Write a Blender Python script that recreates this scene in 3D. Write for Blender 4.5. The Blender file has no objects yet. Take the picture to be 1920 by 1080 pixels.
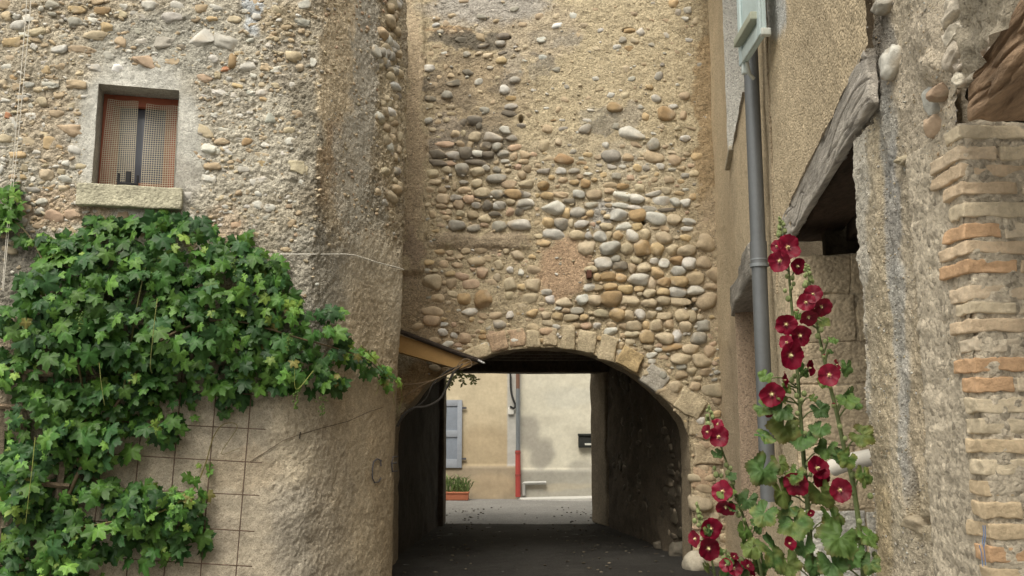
import bpy, math, random
import numpy as np
random.seed(7); rng = np.random.default_rng(7)
C = bpy.context.scene.collection
# ------------------------------------------------------------------ camera maths
P = math.radians(8.4); F = 1700.0; EYE = 1.6; cp, sp = math.cos(P), math.sin(P)
def ray(px, py):
    a = (px-960)/F; b = (540-py)/F
    return np.array([a, cp-b*sp, sp+b*cp])
def at(px, py, Y):
    r = ray(px, py); t = Y/r[1]
    return np.array([r[0]*t, Y, EYE+r[2]*t])
def hit(px, py, o, n):
    r = ray(px, py); c = np.array([0, 0, EYE])
    t = np.dot(np.array(o)-c, n)/np.dot(r, n)
    return c+r*t
def proj(V):
    x = V[..., 0]; y = V[..., 1]; z = V[..., 2]-EYE
    d = np.maximum(y*cp+z*sp, .05)
    return 960+F*x/d, 540-F*(z*cp-y*sp)/d
# ------------------------------------------------------------------ noise
def _h(i, j, k, s):
    n = (i*374761393+j*668265263+k*1274126177+s*974634777) & 0xffffffff
    n = ((n ^ (n >> 13))*1274126177) & 0xffffffff
    return ((n ^ (n >> 16)) & 0xffff)/32767.5-1
def noise(V, sc=1.0, seed=0):
    p = np.asarray(V, dtype=np.float64)*sc+17.3
    f = np.floor(p); q = p-f; q = q*q*(3-2*q); I = f.astype(np.int64)
    i, j, k = I[..., 0], I[..., 1], I[..., 2]; x, y, z = q[..., 0], q[..., 1], q[..., 2]
    r = 0
    for a in (0, 1):
        for b in (0, 1):
            for c in (0, 1):
                r = r+_h(i+a, j+b, k+c, seed)*(x if a else 1-x)*(y if b else 1-y)*(z if c else 1-z)
    return r
def fbm(V, sc, oc=4, seed=0, gain=.55):
    r = 0; a = 1; t = 0
    for o in range(oc):
        r = r+a*noise(V, sc*2.03**o, seed+o); t += a; a *= gain
    return r/t
def ss(a, b, x):
    t = np.clip((x-a)/(b-a), 0, 1); return t*t*(3-2*t)
# ------------------------------------------------------------------ mesh collector
class Acc:
    def __init__(s): s.v = []; s.c = []; s.f = []; s.n = 0
    def add(s, V, Fc, col, mi=0):
        V = np.asarray(V, dtype=np.float64).reshape(-1, 3); Fc = np.asarray(Fc, dtype=np.int64)
        col = np.asarray(col, dtype=np.float64)
        if col.ndim == 1: col = np.tile(col[:3], (len(V), 1))
        s.v.append(V); s.c.append(col.reshape(-1, 3)); s.f.append((Fc+s.n, mi)); s.n += len(V)
    def build(s, name, mats, parent=None, smooth=True):
        if not isinstance(mats, (list, tuple)): mats = [mats]
        me = bpy.data.meshes.new(name)
        V = np.concatenate(s.v); Co = np.concatenate(s.c)
        loops = np.concatenate([f.ravel() for f, m in s.f])
        tot = np.concatenate([np.full(len(f), f.shape[1]) for f, m in s.f])
        mi = np.concatenate([np.full(len(f), m) for f, m in s.f])
        st = np.concatenate([[0], np.cumsum(tot)[:-1]])
        me.vertices.add(len(V)); me.vertices.foreach_set('co', V.astype(np.float32).ravel())
        me.loops.add(len(loops)); me.loops.foreach_set('vertex_index', loops.astype(np.int32))
        me.polygons.add(len(tot)); me.polygons.foreach_set('loop_start', st.astype(np.int32))
        try: me.polygons.foreach_set('loop_total', tot.astype(np.int32))
        except Exception: pass
        me.polygons.foreach_set('material_index', mi.astype(np.int32))
        me.polygons.foreach_set('use_smooth', np.full(len(tot), smooth))
        a = me.color_attributes.new('Col', 'FLOAT_COLOR', 'POINT')
        a.data.foreach_set('color', np.concatenate([Co, np.ones((len(Co), 1))], 1).astype(np.float32).ravel())
        for m in mats: me.materials.append(m)
        me.update(calc_edges=True); me.validate()
        o = bpy.data.objects.new(name, me); C.objects.link(o)
        if parent is not None: o.parent = parent
        return o
def tag(o, label=None, cat=None, group=None, kind=None):
    if label: o['label'] = label
    if cat: o['category'] = cat
    if group: o['group'] = group
    if kind: o['kind'] = kind
    return o
def thing(name, label, cat, group=None, loc=(0, 0, 0)):
    o = bpy.data.objects.new(name, None); C.objects.link(o); return tag(o, label, cat, group)
def gridfaces(nu, nv):
    i = np.arange(nu-1)[:, None]*nv+np.arange(nv-1)[None, :]
    i = i.ravel(); return np.stack([i, i+nv, i+nv+1, i+1], 1)
def add_grid(acc, V, col, mi=0, mask=None):
    nu, nv = V.shape[:2]; f = gridfaces(nu, nv)
    if mask is not None: f = f[mask[:-1, :-1].ravel()]
    acc.add(V.reshape(-1, 3), f, col.reshape(-1, 3) if np.ndim(col) > 1 else col, mi)
def unit(v): v = np.asarray(v, float); return v/np.linalg.norm(v)
class Fr:                                         # local frame: a along u, b along v, c along n
    def __init__(s, o, u, v, n): s.o = np.array(o, float); s.u = unit(u); s.v = unit(v); s.n = unit(n)
    def pt(s, a, b, c=0): return s.o+np.multiply.outer(a, s.u)+np.multiply.outer(b, s.v)+np.multiply.outer(c, s.n)
    def loc(s, p): d = np.asarray(p)-s.o; return d@s.u, d@s.v, d@s.n
W = Fr((0, 0, 0), (1, 0, 0), (0, 0, 1), (0, -1, 0))
Z3 = np.array([0, 0, 1.])
def rbox(acc, fr, lo, hi, col, r=.01, seg=3, amp=0, nsc=8, seed=0, mi=0, asc=(1, 1, 1), cvar=0):
    """box with rounded edges; lo/hi are (a,b,c) in the frame"""
    lo = np.array(lo, float); hi = np.array(hi, float); m = (lo+hi)/2; h = np.abs(hi-lo)/2
    r = min(r, h.min()*.95)
    if isinstance(seg, int): seg = (seg,)*3
    for ax in range(3):
        for sg in (-1, 1):
            i, j = [k for k in range(3) if k != ax]
            def lin(k):
                n = seg[k]; t = np.linspace(-1, 1, n+1)*h[k]
                e = h[k]-r
                return np.unique(np.round(np.concatenate([np.linspace(-e, e, n+1), [-h[k], -h[k]+r*.35, h[k]-r*.35, h[k]]]), 6))
            A, B = np.meshgrid(lin(i), lin(j), indexing='ij')
            Q = np.zeros(A.shape+(3,)); Q[..., i] = A; Q[..., j] = B; Q[..., ax] = sg*h[ax]
            inn = np.clip(Q, -(h-r), h-r); d = Q-inn
            L = np.linalg.norm(d, axis=-1, keepdims=True); Q = inn+d/np.maximum(L, 1e-9)*r
            Q = Q+m
            V = fr.pt(Q[..., 0], Q[..., 1], Q[..., 2])
            if amp:
                S = Q*np.array(asc)+seed*3.7
                V = V+amp*np.stack([fbm(S, nsc, 3, seed+1), fbm(S, nsc, 3, seed+2), fbm(S, nsc, 3, seed+3)], -1)
            f = gridfaces(*A.shape)
            flip = (sg > 0) != (ax == 1)
            det = np.dot(np.cross(fr.u, fr.v), fr.n) > 0
            if flip != det: f = f[:, ::-1]
            cc = np.tile(np.array(col, float), (V.shape[0]*V.shape[1], 1))
            if cvar: cc = cc*(1+cvar*fbm(Q.reshape(-1, 3)*np.array(asc)+seed, 9, 3, seed))[:, None]
            acc.add(V.reshape(-1, 3), f, cc, mi)
def tube(acc, pts, rad, col, seg=8, cap=True, mi=0):
    pts = [np.array(p, float) for p in pts]; n = len(pts)
    rad = np.broadcast_to(np.array(rad, float), (n,)) if np.ndim(rad) else np.full(n, float(rad))
    T = [unit(pts[min(i+1, n-1)]-pts[max(i-1, 0)]) for i in range(n)]
    up = np.array([0, 0, 1.]) if abs(T[0][2]) < .9 else np.array([1., 0, 0])
    x = unit(np.cross(up, T[0])); V = []
    a = np.arange(seg)*2*math.pi/seg
    for i in range(n):
        x = unit(x-T[i]*np.dot(x, T[i])); y = np.cross(T[i], x)
        V.append(pts[i]+rad[i]*(np.cos(a)[:, None]*x+np.sin(a)[:, None]*y))
    V = np.concatenate(V); f = []
    for i in range(n-1):
        for k in range(seg):
            f.append((i*seg+k, i*seg+(k+1) % seg, (i+1)*seg+(k+1) % seg, (i+1)*seg+k))
    acc.add(V, f, col, mi)
    if cap:
        for i, s_ in ((0, 1), (n-1, -1)):
            ring = V[i*seg:(i+1)*seg]; fs = [(0, 1+(k+1) % seg, 1+k)[::s_] for k in range(seg)]
            acc.add(np.vstack([pts[i][None], ring]), fs, col, mi)
def spline(pts, n=8):
    pts = [np.array(p, float) for p in pts]; Q = [2*pts[0]-pts[1]]+pts+[2*pts[-1]-pts[-2]]; out = []
    for i in range(1, len(Q)-2):
        for k in range(n):
            t = k/n; a, b, c, d = Q[i-1], Q[i], Q[i+1], Q[i+2]
            out.append(.5*((2*b)+(-a+c)*t+(2*a-5*b+4*c-d)*t*t+(-a+3*b-3*c+d)*t**3))
    out.append(pts[-1]); return out
# icospheres
def ico(sub):
    t = (1+5**.5)/2
    v = [(-1, t, 0), (1, t, 0), (-1, -t, 0), (1, -t, 0), (0, -1, t), (0, 1, t), (0, -1, -t), (0, 1, -t), (t, 0, -1), (t, 0, 1), (-t, 0, -1), (-t, 0, 1)]
    v = [tuple(unit(x)) for x in v]
    f = [(0, 11, 5), (0, 5, 1), (0, 1, 7), (0, 7, 10), (0, 10, 11), (1, 5, 9), (5, 11, 4), (11, 10, 2), (10, 7, 6), (7, 1, 8), (3, 9, 4), (3, 4, 2), (3, 2, 6), (3, 6, 8), (3, 8, 9), (4, 9, 5), (2, 4, 11), (6, 2, 10), (8, 6, 7), (9, 8, 1)]
    for _ in range(sub):
        mem = {}; nf = []
        def mid(a, b):
            k = (min(a, b), max(a, b))
            if k not in mem: v.append(tuple(unit((np.array(v[a])+np.array(v[b]))/2))); mem[k] = len(v)-1
            return mem[k]
        for a, b, c in f:
            x, y, z = mid(a, b), mid(b, c), mid(c, a); nf += [(a, x, z), (b, y, x), (c, z, y), (x, y, z)]
        f = nf
    return np.array(v), np.array(f)
IC = {k: ico(k) for k in (1, 2, 3)}
STC = {'w': (.50, .485, .44), 'g': (.34, .32, .275), 'b': (.46, .39, .275), 'o': (.46, .35, .205), 'O': (.36, .255, .14), 'd': (.17, .15, .12),
       't': (.41, .325, .22), 'p': (.45, .33, .235), 'r': (.40, .20, .11), 'W': (.66, .66, .64), 'h': (.012, .01, .008)}
_sid = [0]
def cobble(acc, fr, c, w, h, kind, rot=0, prot=.35, dep=None, sub=2, rough=.13, mi=1, boxy=.82):
    _sid[0] += 1; s = _sid[0]
    v, f = IC[sub]; q = np.sign(v)*np.abs(v)**boxy
    q = q*(1+rough*1.6*noise(v, 1.1, s)+rough*.7*noise(v, 2.7, s+5)+rough*.25*noise(v, 7, s+9))[:, None]
    # a few chipped planes
    r_ = np.random.default_rng(s)
    for _ in range(5):
        n = unit(r_.normal(size=3)); lim = r_.uniform(.62, .92); d = q@n
        q = q-np.outer(np.maximum(d-lim, 0)*.8, n)
    if dep is None: dep = min(w, h)*.42
    a = math.radians(rot)
    x = q[:, 0]*w/2; y = q[:, 1]*h/2; z = q[:, 2]*dep
    V = fr.pt(c[0]+x*math.cos(a)-y*math.sin(a), c[1]+x*math.sin(a)+y*math.cos(a), c[2]+z+dep*(prot-.5))
    base = np.array(STC[kind]) if isinstance(kind, str) else np.array(kind)
    if base.sum() > .1:
        base = base*r_.uniform(.80, 1.13)*(1+r_.normal(size=3)*np.array((.016, .006, .016)))
    col = base*(1+.12*noise(v, 1.5, s+3)+.10*noise(v, 4, s+4))[:, None]
    if sub > 1 and mi == 1 and base.sum() > .1:
        sm = np.clip(noise(v, 1.3, s+6)*1.3+(.45-q[:, 2])*.9-.15, 0, .8)[:, None]; col = col*(1-sm)+sm*np.array((.42, .345, .25))
    acc.add(V, f, col, mi)
# ------------------------------------------------------------------ materials
def newmat(name):
    m = bpy.data.materials.new(name); m.use_nodes = True; nt = m.node_tree
    return m, nt, nt.nodes['Principled BSDF']
def nd(nt, t, **k):
    n = nt.nodes.new(t)
    for a, b in k.items():
        if a in n.inputs.keys() if isinstance(a, str) else False: n.inputs[a].default_value = b
        else: setattr(n, a, b)
    return n
def noisen(nt, co, sc, det=6, rough=.6, vec=None):
    n = nt.nodes.new('ShaderNodeTexNoise'); n.inputs['Scale'].default_value = sc; n.inputs['Detail'].default_value = det
    n.inputs['Roughness'].default_value = rough; nt.links.new(co, n.inputs['Vector']); return n
def ramp(nt, fac, stops):
    r = nt.nodes.new('ShaderNodeValToRGB'); e = r.color_ramp.elements
    while len(e) < len(stops): e.new(.5)
    for x, (p, c) in zip(e, stops): x.position = p; x.color = (c, c, c, 1) if not isinstance(c, tuple) else c+(1,)
    nt.links.new(fac, r.inputs['Fac']); return r.outputs['Color']
def mult(nt, a, b, f=1.0):
    m = nt.nodes.new('ShaderNodeMix'); m.data_type = 'RGBA'; m.blend_type = 'MULTIPLY'; m.inputs[0].default_value = f
    nt.links.new(a, m.inputs[6]); nt.links.new(b, m.inputs[7]); return m.outputs[2]
def surf(name, col=None, rough=.95, var=((28, .72, 1.22), (4, .85, 1.12)), bump=((40, .6, .012), (150, .5, .004)), grain=None, spec=.25, scale=(1, 1, 1), metal=0):
    m, nt, b = newmat(name)
    tc = nt.nodes.new('ShaderNodeTexCoord'); mp = nt.nodes.new('ShaderNodeMapping'); nt.links.new(tc.outputs['Object'], mp.inputs[0])
    mp.inputs['Scale'].default_value = scale; co = mp.outputs[0]
    if col is None:
        at_ = nt.nodes.new('ShaderNodeAttribute'); at_.attribute_name = 'Col'; c = at_.outputs['Color']
    else:
        rg = nt.nodes.new('ShaderNodeRGB'); rg.outputs[0].default_value = tuple(col)+(1,); c = rg.outputs[0]
    for sc, lo, hi in var:
        n = noisen(nt, co, sc, 7, .65); c = mult(nt, c, ramp(nt, n.outputs['Fac'], [(.28, lo), (.72, hi)]))
    h = None
    if grain:
        gs, glo, ghi, gd = grain
        vo = nt.nodes.new('ShaderNodeTexVoronoi'); vo.inputs['Scale'].default_value = gs; nt.links.new(co, vo.inputs['Vector'])
        sep = nt.nodes.new('ShaderNodeSeparateColor'); nt.links.new(vo.outputs['Color'], sep.inputs[0])
        c = mult(nt, c, ramp(nt, sep.outputs[0], [(0.0, glo), (.25, .97), (.75, 1.03), (1.0, ghi)]))
        bp = nt.nodes.new('ShaderNodeBump'); bp.inputs['Distance'].default_value = gd; bp.inputs['Strength'].default_value = .8; bp.invert = True
        nt.links.new(vo.outputs['Distance'], bp.inputs['Height']); h = bp.outputs[0]
    for sc, st, dist in bump:
        n = noisen(nt, co, sc, 6, .65); bp = nt.nodes.new('ShaderNodeBump')
        bp.inputs['Strength'].default_value = st; bp.inputs['Distance'].default_value = dist
        nt.links.new(n.outputs['Fac'], bp.inputs['Height'])
        if h: nt.links.new(h, bp.inputs['Normal'])
        h = bp.outputs[0]
    nt.links.new(c, b.inputs['Base Color'])
    if h: nt.links.new(h, b.inputs['Normal'])
    b.inputs['Roughness'].default_value = rough; b.inputs['Specular IOR Level'].default_value = spec; b.inputs['Metallic'].default_value = metal
    return m
M_mortar = surf('rough_lime_mortar', grain=(75, .6, 1.3, .010), bump=((22, .9, .03), (70, .8, .012), (200, .6, .004)))
M_stone = surf('river_cobble_stone', rough=.85, var=((18, .74, 1.18), (70, .86, 1.1)), bump=((30, .5, .008), (120, .4, .003)), spec=.3)
M_render = surf('sandy_wall_render', grain=(95, .62, 1.22, .012), var=((2.2, .86, 1.1), (45, .78, 1.18)), bump=((60, .8, .008), (160, .5, .003)))
M_plaster = surf('old_rough_plaster', grain=(150, .66, 1.22, .006), var=((1.8, .74, 1.14), (6, .84, 1.12), (26, .74, 1.2)), bump=((14, .6, .010), (50, .9, .012), (150, .9, .006)))
M_smooth = surf('smooth_weathered_paint', var=((2, .86, 1.08), (14, .88, 1.08)), bump=((60, .3, .003),), rough=.85)
M_block = surf('dressed_limestone', grain=(60, .78, 1.2, .006), bump=((18, .7, .015), (90, .6, .005)))
M_wood = surf('weathered_grey_timber', rough=.85, var=((9, .6, 1.3), (34, .6, 1.25)), bump=((14, 1, .02), (50, .9, .008)), scale=(2.4, .28, 2.4))
M_woodb = surf('rough_brown_timber', rough=.85, var=((9, .55, 1.35), (30, .7, 1.25)), bump=((10, .9, .02), (40, .8, .006)), scale=(2, .6, 2))
M_brick = surf('pale_thin_brick', rough=.95, var=((10, .8, 1.16), (60, .8, 1.15)), bump=((50, .9, .006), (170, .7, .003)), spec=.15)
M_zinc = surf('dull_zinc', rough=.5, var=((3, .82, 1.12), (40, .94, 1.05)), bump=((30, .08, .002),), spec=.5, metal=.35)
M_paint = surf('flaking_paint', rough=.6, var=((6, .88, 1.06), (50, .9, 1.06)), bump=((60, .25, .002),), spec=.4)
M_iron = surf('rusty_iron', rough=.8, var=((30, .7, 1.2),), bump=((80, .3, .001),))
M_asphalt = surf('worn_asphalt', col=(.20, .195, .185), grain=(90, .7, 1.5, .004), var=((.6, .75, 1.2), (12, .85, 1.12)), bump=((40, .4, .004),))
M_plain = surf('plain_matte', rough=.7, var=((20, .9, 1.08),), bump=())
def leafmat(name, rough=.42, trans=.28):
    m, nt, b = newmat(name); at_ = nt.nodes.new('ShaderNodeAttribute'); at_.attribute_name = 'Col'
    tc = nt.nodes.new('ShaderNodeTexCoord'); n = noisen(nt, tc.outputs['Object'], 60, 4)
    c = mult(nt, at_.outputs['Color'], ramp(nt, n.outputs['Fac'], [(.3, .8), (.7, 1.15)]))
    nt.links.new(c, b.inputs['Base Color']); b.inputs['Roughness'].default_value = rough; b.inputs['Specular IOR Level'].default_value = .35
    bp = nt.nodes.new('ShaderNodeBump'); bp.inputs['Strength'].default_value = .35; bp.inputs['Distance'].default_value = .004
    nt.links.new(n.outputs['Fac'], bp.inputs['Height']); nt.links.new(bp.outputs[0], b.inputs['Normal'])
    tr = nt.nodes.new('ShaderNodeBsdfTranslucent'); nt.links.new(c, tr.inputs['Color'])
    mx = nt.nodes.new('ShaderNodeMixShader'); mx.inputs[0].default_value = trans
    nt.links.new(b.outputs[0], mx.inputs[1]); nt.links.new(tr.outputs[0], mx.inputs[2])
    nt.links.new(mx.outputs[0], nt.nodes['Material Output'].inputs['Surface']); return m
M_leaf = leafmat('vine_leaf', .52, .3); M_hleaf = leafmat('hollyhock_leaf', .6, .2); M_petal = leafmat('crimson_petal', .55, .22)
def glass():
    m, nt, b = newmat('dark_window_glass'); b.inputs['Base Color'].default_value = (.10, .11, .14, 1); b.inputs['Roughness'].default_value = .12
    return m
M_glass = glass()
# ------------------------------------------------------------------ paint by place on the wall
def paint(V, default, blobs, warp=14, wsc=6, seed=0):
    px, py = proj(V)
    px = px+warp*fbm(V, wsc, 4, seed+11)*2; py = py+warp*fbm(V, wsc, 4, seed+23)*2
    col = np.tile(np.array(default, float), V.shape[:-1]+(1,))
    for cx, cy, rx, ry, c, a in blobs:
        d = np.sqrt(((px-cx)/rx)**2+((py-cy)/ry)**2)
        w = (1-ss(.75, 1.15, d))*a
        col = col*(1-w[..., None])+w[..., None]*np.array(c, float)
    return col
def field(V, default, blobs, warp=10, seed=0):
    return paint(V, (default,)*3, [(a, b, c, d, (e,)*3, f) for a, b, c, d, e, f in blobs], warp, 5, seed)[..., 0]
S6 = """265,32,60,50,t;258,78,60,30,t;557,10,60,35,b;480,12,90,40,g;832,18,60,45,o;905,12,70,35,t;650,12,120,40,d;720,12,50,30,g;1003,12,50,30,g;1085,15,80,50,t;1240,20,95,60,w;1325,33,78,55,w;1383,45,40,50,b;1458,48,95,55,w;1527,52,52,48,w;1588,55,55,45,w;1630,25,45,35,o;1553,8,60,25,o;1412,10,80,35,w;1728,20,50,35,t;572,72,62,48,g;630,55,45,30,b;716,65,88,55,g;448,72,50,30,g;508,72,35,50,d;350,68,60,60,t;205,118,45,50,t;355,115,40,35,b;281,140,45,35,t;425,122,55,45,t;495,140,68,48,b;545,120,60,30,d;630,108,50,45,p;683,108,50,45,d;865,88,120,75,w;932,115,50,60,o;998,108,80,55,g;955,50,80,35,d;832,162,68,62,o;908,175,78,62,g;1018,175,80,45,w;1075,70,70,40,g;1065,115,40,40,o;1220,125,95,60,w;1320,125,90,70,O;1422,145,105,80,w;1525,150,75,60,b;1610,160,60,45,w;1395,92,90,35,g;1483,97,110,25,d;1310,85,80,28,w;1650,75,60,35,t;1698,155,70,55,t;1230,70,90,30,w;340,183,80,60,g;248,180,55,35,t;430,197,65,38,g;566,187,92,60,g;683,178,118,62,w;1155,185,65,42,b;1248,187,85,42,w;1320,187,60,38,o;1600,200,70,28,w;960,170,30,50,b;1420,198,50,20,t;865,230,130,58,w;998,235,90,50,b;1060,235,40,40,w;1120,240,70,50,w;1168,240,35,50,b;1220,235,60,55,o;1292,240,75,68,w;1368,232,60,60,b;1468,250,80,65,b;1700,280,105,100,t;1700,215,60,35,t;1645,232,40,40,t;1055,300,100,75,b;1175,305,110,70,w;1268,308,68,65,b;1352,308,85,85,O;1438,310,72,70,o;1512,315,75,55,b;1585,320,95,55,b;440,378,90,55,t;383,320,60,35,t;470,322,70,40,t;355,350,50,30,t;570,398,48,50,b;480,438,65,65,p;365,460,75,45,p;345,398,60,30,t;245,285,40,35,t;297,330,40,30,t;415,503,98,62,p;205,493,92,80,b;312,507,60,62,t;557,470,42,55,b;623,498,95,75,b;687,438,38,38,w;752,508,75,70,b;628,420,35,40,w;760,425,70,50,t;530,490,70,50,t;383,580,82,68,O;488,587,105,92,O;740,583,82,52,b;848,585,55,48,w;928,597,85,50,b;1022,587,70,52,w;1090,590,68,58,b;1178,580,102,80,O;1285,590,98,55,b;1390,603,78,45,b;1468,595,75,52,b;1558,597,105,45,b;235,580,60,50,t;408,650,75,42,w;1140,390,88,68,w;1205,365,50,40,g;1230,405,85,50,d;1318,368,75,35,b;1295,418,45,55,t;1360,410,70,50,b;1415,378,50,35,w;1470,387,60,50,w;1540,373,68,55,O;1608,390,72,65,w;1690,385,85,70,t;1770,350,80,60,t;1168,460,85,50,O;1105,465,40,40,o;1233,465,60,45,o;1325,475,120,62,w;1408,497,42,68,b;1430,438,75,55,o;1468,492,70,52,O;1547,428,85,45,w;1550,485,88,70,o;1642,470,98,75,t;1745,450,90,85,t;1110,520,50,35,t;1175,515,75,38,o;1262,528,78,55,o;1332,530,55,32,o;1392,553,65,45,b;1465,547,68,45,o;1547,545,92,52,w;1640,535,88,48,w;1728,515,60,45,t;1705,590,110,90,t;555,670,70,40,t;628,670,45,40,w;750,662,70,42,o;822,675,55,42,b;888,677,55,42,o;960,685,75,35,b;1130,665,80,45,b;1215,672,75,65,o;1280,672,52,55,b;1340,668,60,62,w;1403,667,52,50,b;1472,677,80,48,b;1567,672,72,68,b;1620,680,50,62,b;570,720,70,45,g;515,740,50,25,g;1310,730,82,52,b;1372,728,35,50,o;1428,732,65,62,b;1500,720,60,50,t;1590,735,68,60,b;1683,730,98,65,g;1295,775,75,32,b;1378,788,80,65,o;1470,800,88,60,b;1542,785,55,70,w;1660,800,88,68,g;480,790,42,28,O;1285,818,55,32,b;1382,848,50,26,b;1440,860,40,22,w;1518,848,110,40,O;1618,855,88,58,b;1725,870,92,65,t;1400,890,60,26,w;1402,922,50,30,w;1470,905,60,35,t;1565,912,110,50,b;1678,920,105,62,b;1625,975,50,50,b;1700,980,70,50,t;1440,995,90,70,g;125,735,70,50,t;210,650,120,60,t;200,700,80,60,t;480,675,60,40,t;1735,1080,115,80,b;1800,640,60,80,t;1780,760,60,60,t;1640,1060,60,50,t;1560,1000,70,50,t;1530,1060,70,60,b"""
S5 = """175,45,45,30,g;300,78,45,40,t;390,82,40,35,b;397,128,60,38,W;525,127,50,32,b;613,152,45,30,w;665,48,45,18,t;580,48,45,40,t;683,100,40,25,t;755,155,60,30,O;815,157,52,48,w;785,205,45,38,b;725,202,35,40,g;694,241,45,30,w;755,245,48,30,O;980,15,50,50,o;1003,62,45,35,g;1053,52,50,40,g;1038,95,35,30,w;1090,105,50,50,b;120,182,62,35,d;102,220,45,32,g;115,265,45,22,d;108,303,55,38,o;125,452,55,52,w;180,403,55,45,g;157,497,50,25,O;158,540,60,40,g;150,575,75,35,d;133,657,65,38,w;65,693,90,50,g;160,697,60,30,g;90,742,50,45,g;30,740,60,45,d;35,785,70,45,d;118,780,55,45,g;180,745,70,30,p;170,790,40,35,t;30,850,40,35,g;85,858,40,35,g;82,900,95,48,g;150,932,80,38,t;85,980,58,42,g;170,980,85,50,O;237,985,50,28,g;98,1040,65,45,w;155,1022,42,35,b;232,1033,80,48,w;240,852,40,40,t;235,932,80,45,b;212,885,40,40,t;40,1045,50,40,d;317,290,45,28,w;860,440,42,26,o;783,445,30,20,t;893,497,50,38,w;900,385,50,45,g;765,398,40,28,g;975,310,45,30,t;998,265,50,35,t;1030,480,55,50,t;680,545,75,55,O;815,540,35,22,w;943,575,85,70,O;980,537,48,32,w;838,590,38,48,o;648,592,40,42,t;540,612,40,25,w;530,655,60,50,g;690,640,35,35,g;345,650,60,60,t;375,608,32,15,O;325,738,55,55,b;400,722,55,38,b;770,675,130,65,w;630,735,40,40,w;722,740,40,28,t;790,730,60,30,t;875,730,70,60,g;940,740,40,25,t;472,768,45,32,g;423,805,90,50,O;515,825,50,20,O;660,790,90,62,g;752,800,55,55,t;880,795,90,65,t;985,810,70,55,t;600,835,40,25,g;668,843,45,28,w;798,850,45,42,o;840,850,40,30,g;325,865,60,32,g;410,868,50,40,w;478,863,55,30,g;548,882,40,22,w;628,885,55,28,o;690,893,50,35,g;765,900,55,40,p;882,907,35,30,t;1028,580,40,45,t;1075,650,50,25,t;925,640,30,35,b;325,938,60,50,O;405,985,70,35,t;475,920,45,25,o;532,928,52,42,O;500,980,55,42,w;655,935,70,35,t;725,943,65,28,O;810,950,50,40,b;943,965,45,50,b;1085,880,50,35,b;1135,930,50,40,t;1160,960,60,50,t;1160,770,50,30,t"""
S4 = """910,125,38,25,w;1012,678,48,48,t;1050,675,30,35,b;1048,622,50,45,d;1105,610,70,50,d;1130,635,35,45,d;1032,725,50,40,t;1085,730,30,45,t;1060,772,70,60,d;1122,775,50,38,w;998,787,75,45,g;920,778,85,50,d;925,825,110,38,d;985,825,60,30,p;1115,820,110,28,d;895,878,62,42,b;970,860,52,35,b;1040,862,70,60,g;1122,868,70,42,b;903,920,60,28,b;967,903,20,28,b;1052,922,45,22,g;1117,927,50,42,b;1003,940,20,45,t;880,962,50,38,t;948,1003,65,52,b;1055,960,65,38,t;1142,975,85,50,b;1075,1008,50,40,p;1013,1000,60,35,g;940,960,40,30,t;1075,365,55,35,d;1110,690,60,50,b;950,730,95,30,p;880,500,60,30,d;960,480,60,45,g;900,430,60,35,t;1000,420,80,30,d;1150,230,60,30,d;920,230,70,30,t;1040,200,60,30,d"""
L1 = """260,22,75,40,g;392,45,80,45,o;518,52,72,38,O;770,22,90,60,w;615,65,50,40,b;720,80,120,50,g;900,25,80,55,w;855,82,125,65,w;1012,42,78,62,t;1093,38,60,40,w;975,87,75,45,t;1070,93,70,45,o;1180,98,75,42,b;458,101,78,36,w;205,38,25,35,w;28,78,60,50,t;85,78,30,35,w;140,92,55,40,w;97,128,65,50,w;187,155,105,50,b;120,173,55,30,w;50,212,90,50,o;352,212,45,28,b;298,250,72,48,w;415,252,125,45,t;175,198,80,28,t;665,150,90,30,g;770,147,70,32,t;715,210,65,38,w;490,182,110,50,b;550,140,70,55,o;612,205,55,60,t;830,212,110,65,g;918,238,65,35,d;1030,185,150,100,w;1150,200,170,95,w;652,255,40,18,w;550,280,70,40,w;485,338,90,50,w;600,350,55,45,W;740,308,150,75,p;860,310,90,50,t;985,300,65,45,w;1080,297,55,45,w;1178,308,60,75,O;1252,330,82,60,w;1212,270,40,25,o;1045,265,60,25,t;1280,382,35,28,w;1135,345,50,28,r;1205,432,80,30,o;1100,380,35,40,b;1015,385,110,45,p;18,420,45,50,b;55,388,60,30,O;70,437,45,40,t;142,428,58,38,w;187,450,50,28,b;255,428,85,45,w;260,390,60,25,t;400,365,45,30,b;235,355,50,45,o;212,515,50,60,b;115,493,60,28,w;355,533,55,35,b;65,627,50,65,w;38,585,35,30,r;215,640,28,50,w;257,658,30,22,w;145,722,105,58,b;225,680,50,22,b;245,730,60,70,o;290,740,50,40,O;28,700,65,50,b;72,780,92,42,o;18,805,40,35,w;10,855,30,45,w;335,823,38,35,w;122,893,52,42,o;162,907,35,30,w;125,850,40,40,b;208,1020,45,35,w;245,952,60,15,O;360,650,160,80,t;1112,465,95,45,w;1185,478,42,32,w;1270,468,50,25,w;1165,660,125,35,w;1127,710,70,38,t;1062,755,98,52,w;1152,765,65,42,w;1260,718,65,40,O;1230,857,70,42,w;1262,820,60,20,o;1258,760,60,22,t;1285,920,45,40,w;1060,903,80,50,w;1112,1000,45,42,b;1190,905,50,25,t;950,1003,60,58,w;1045,1020,40,25,w;1155,1070,55,18,w;1255,890,40,15,w;1255,1045,40,20,w;985,780,40,40,t;1210,970,45,30,t;1075,840,90,50,t;310,190,50,60,g;380,110,80,50,g;300,330,70,50,t"""
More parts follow.
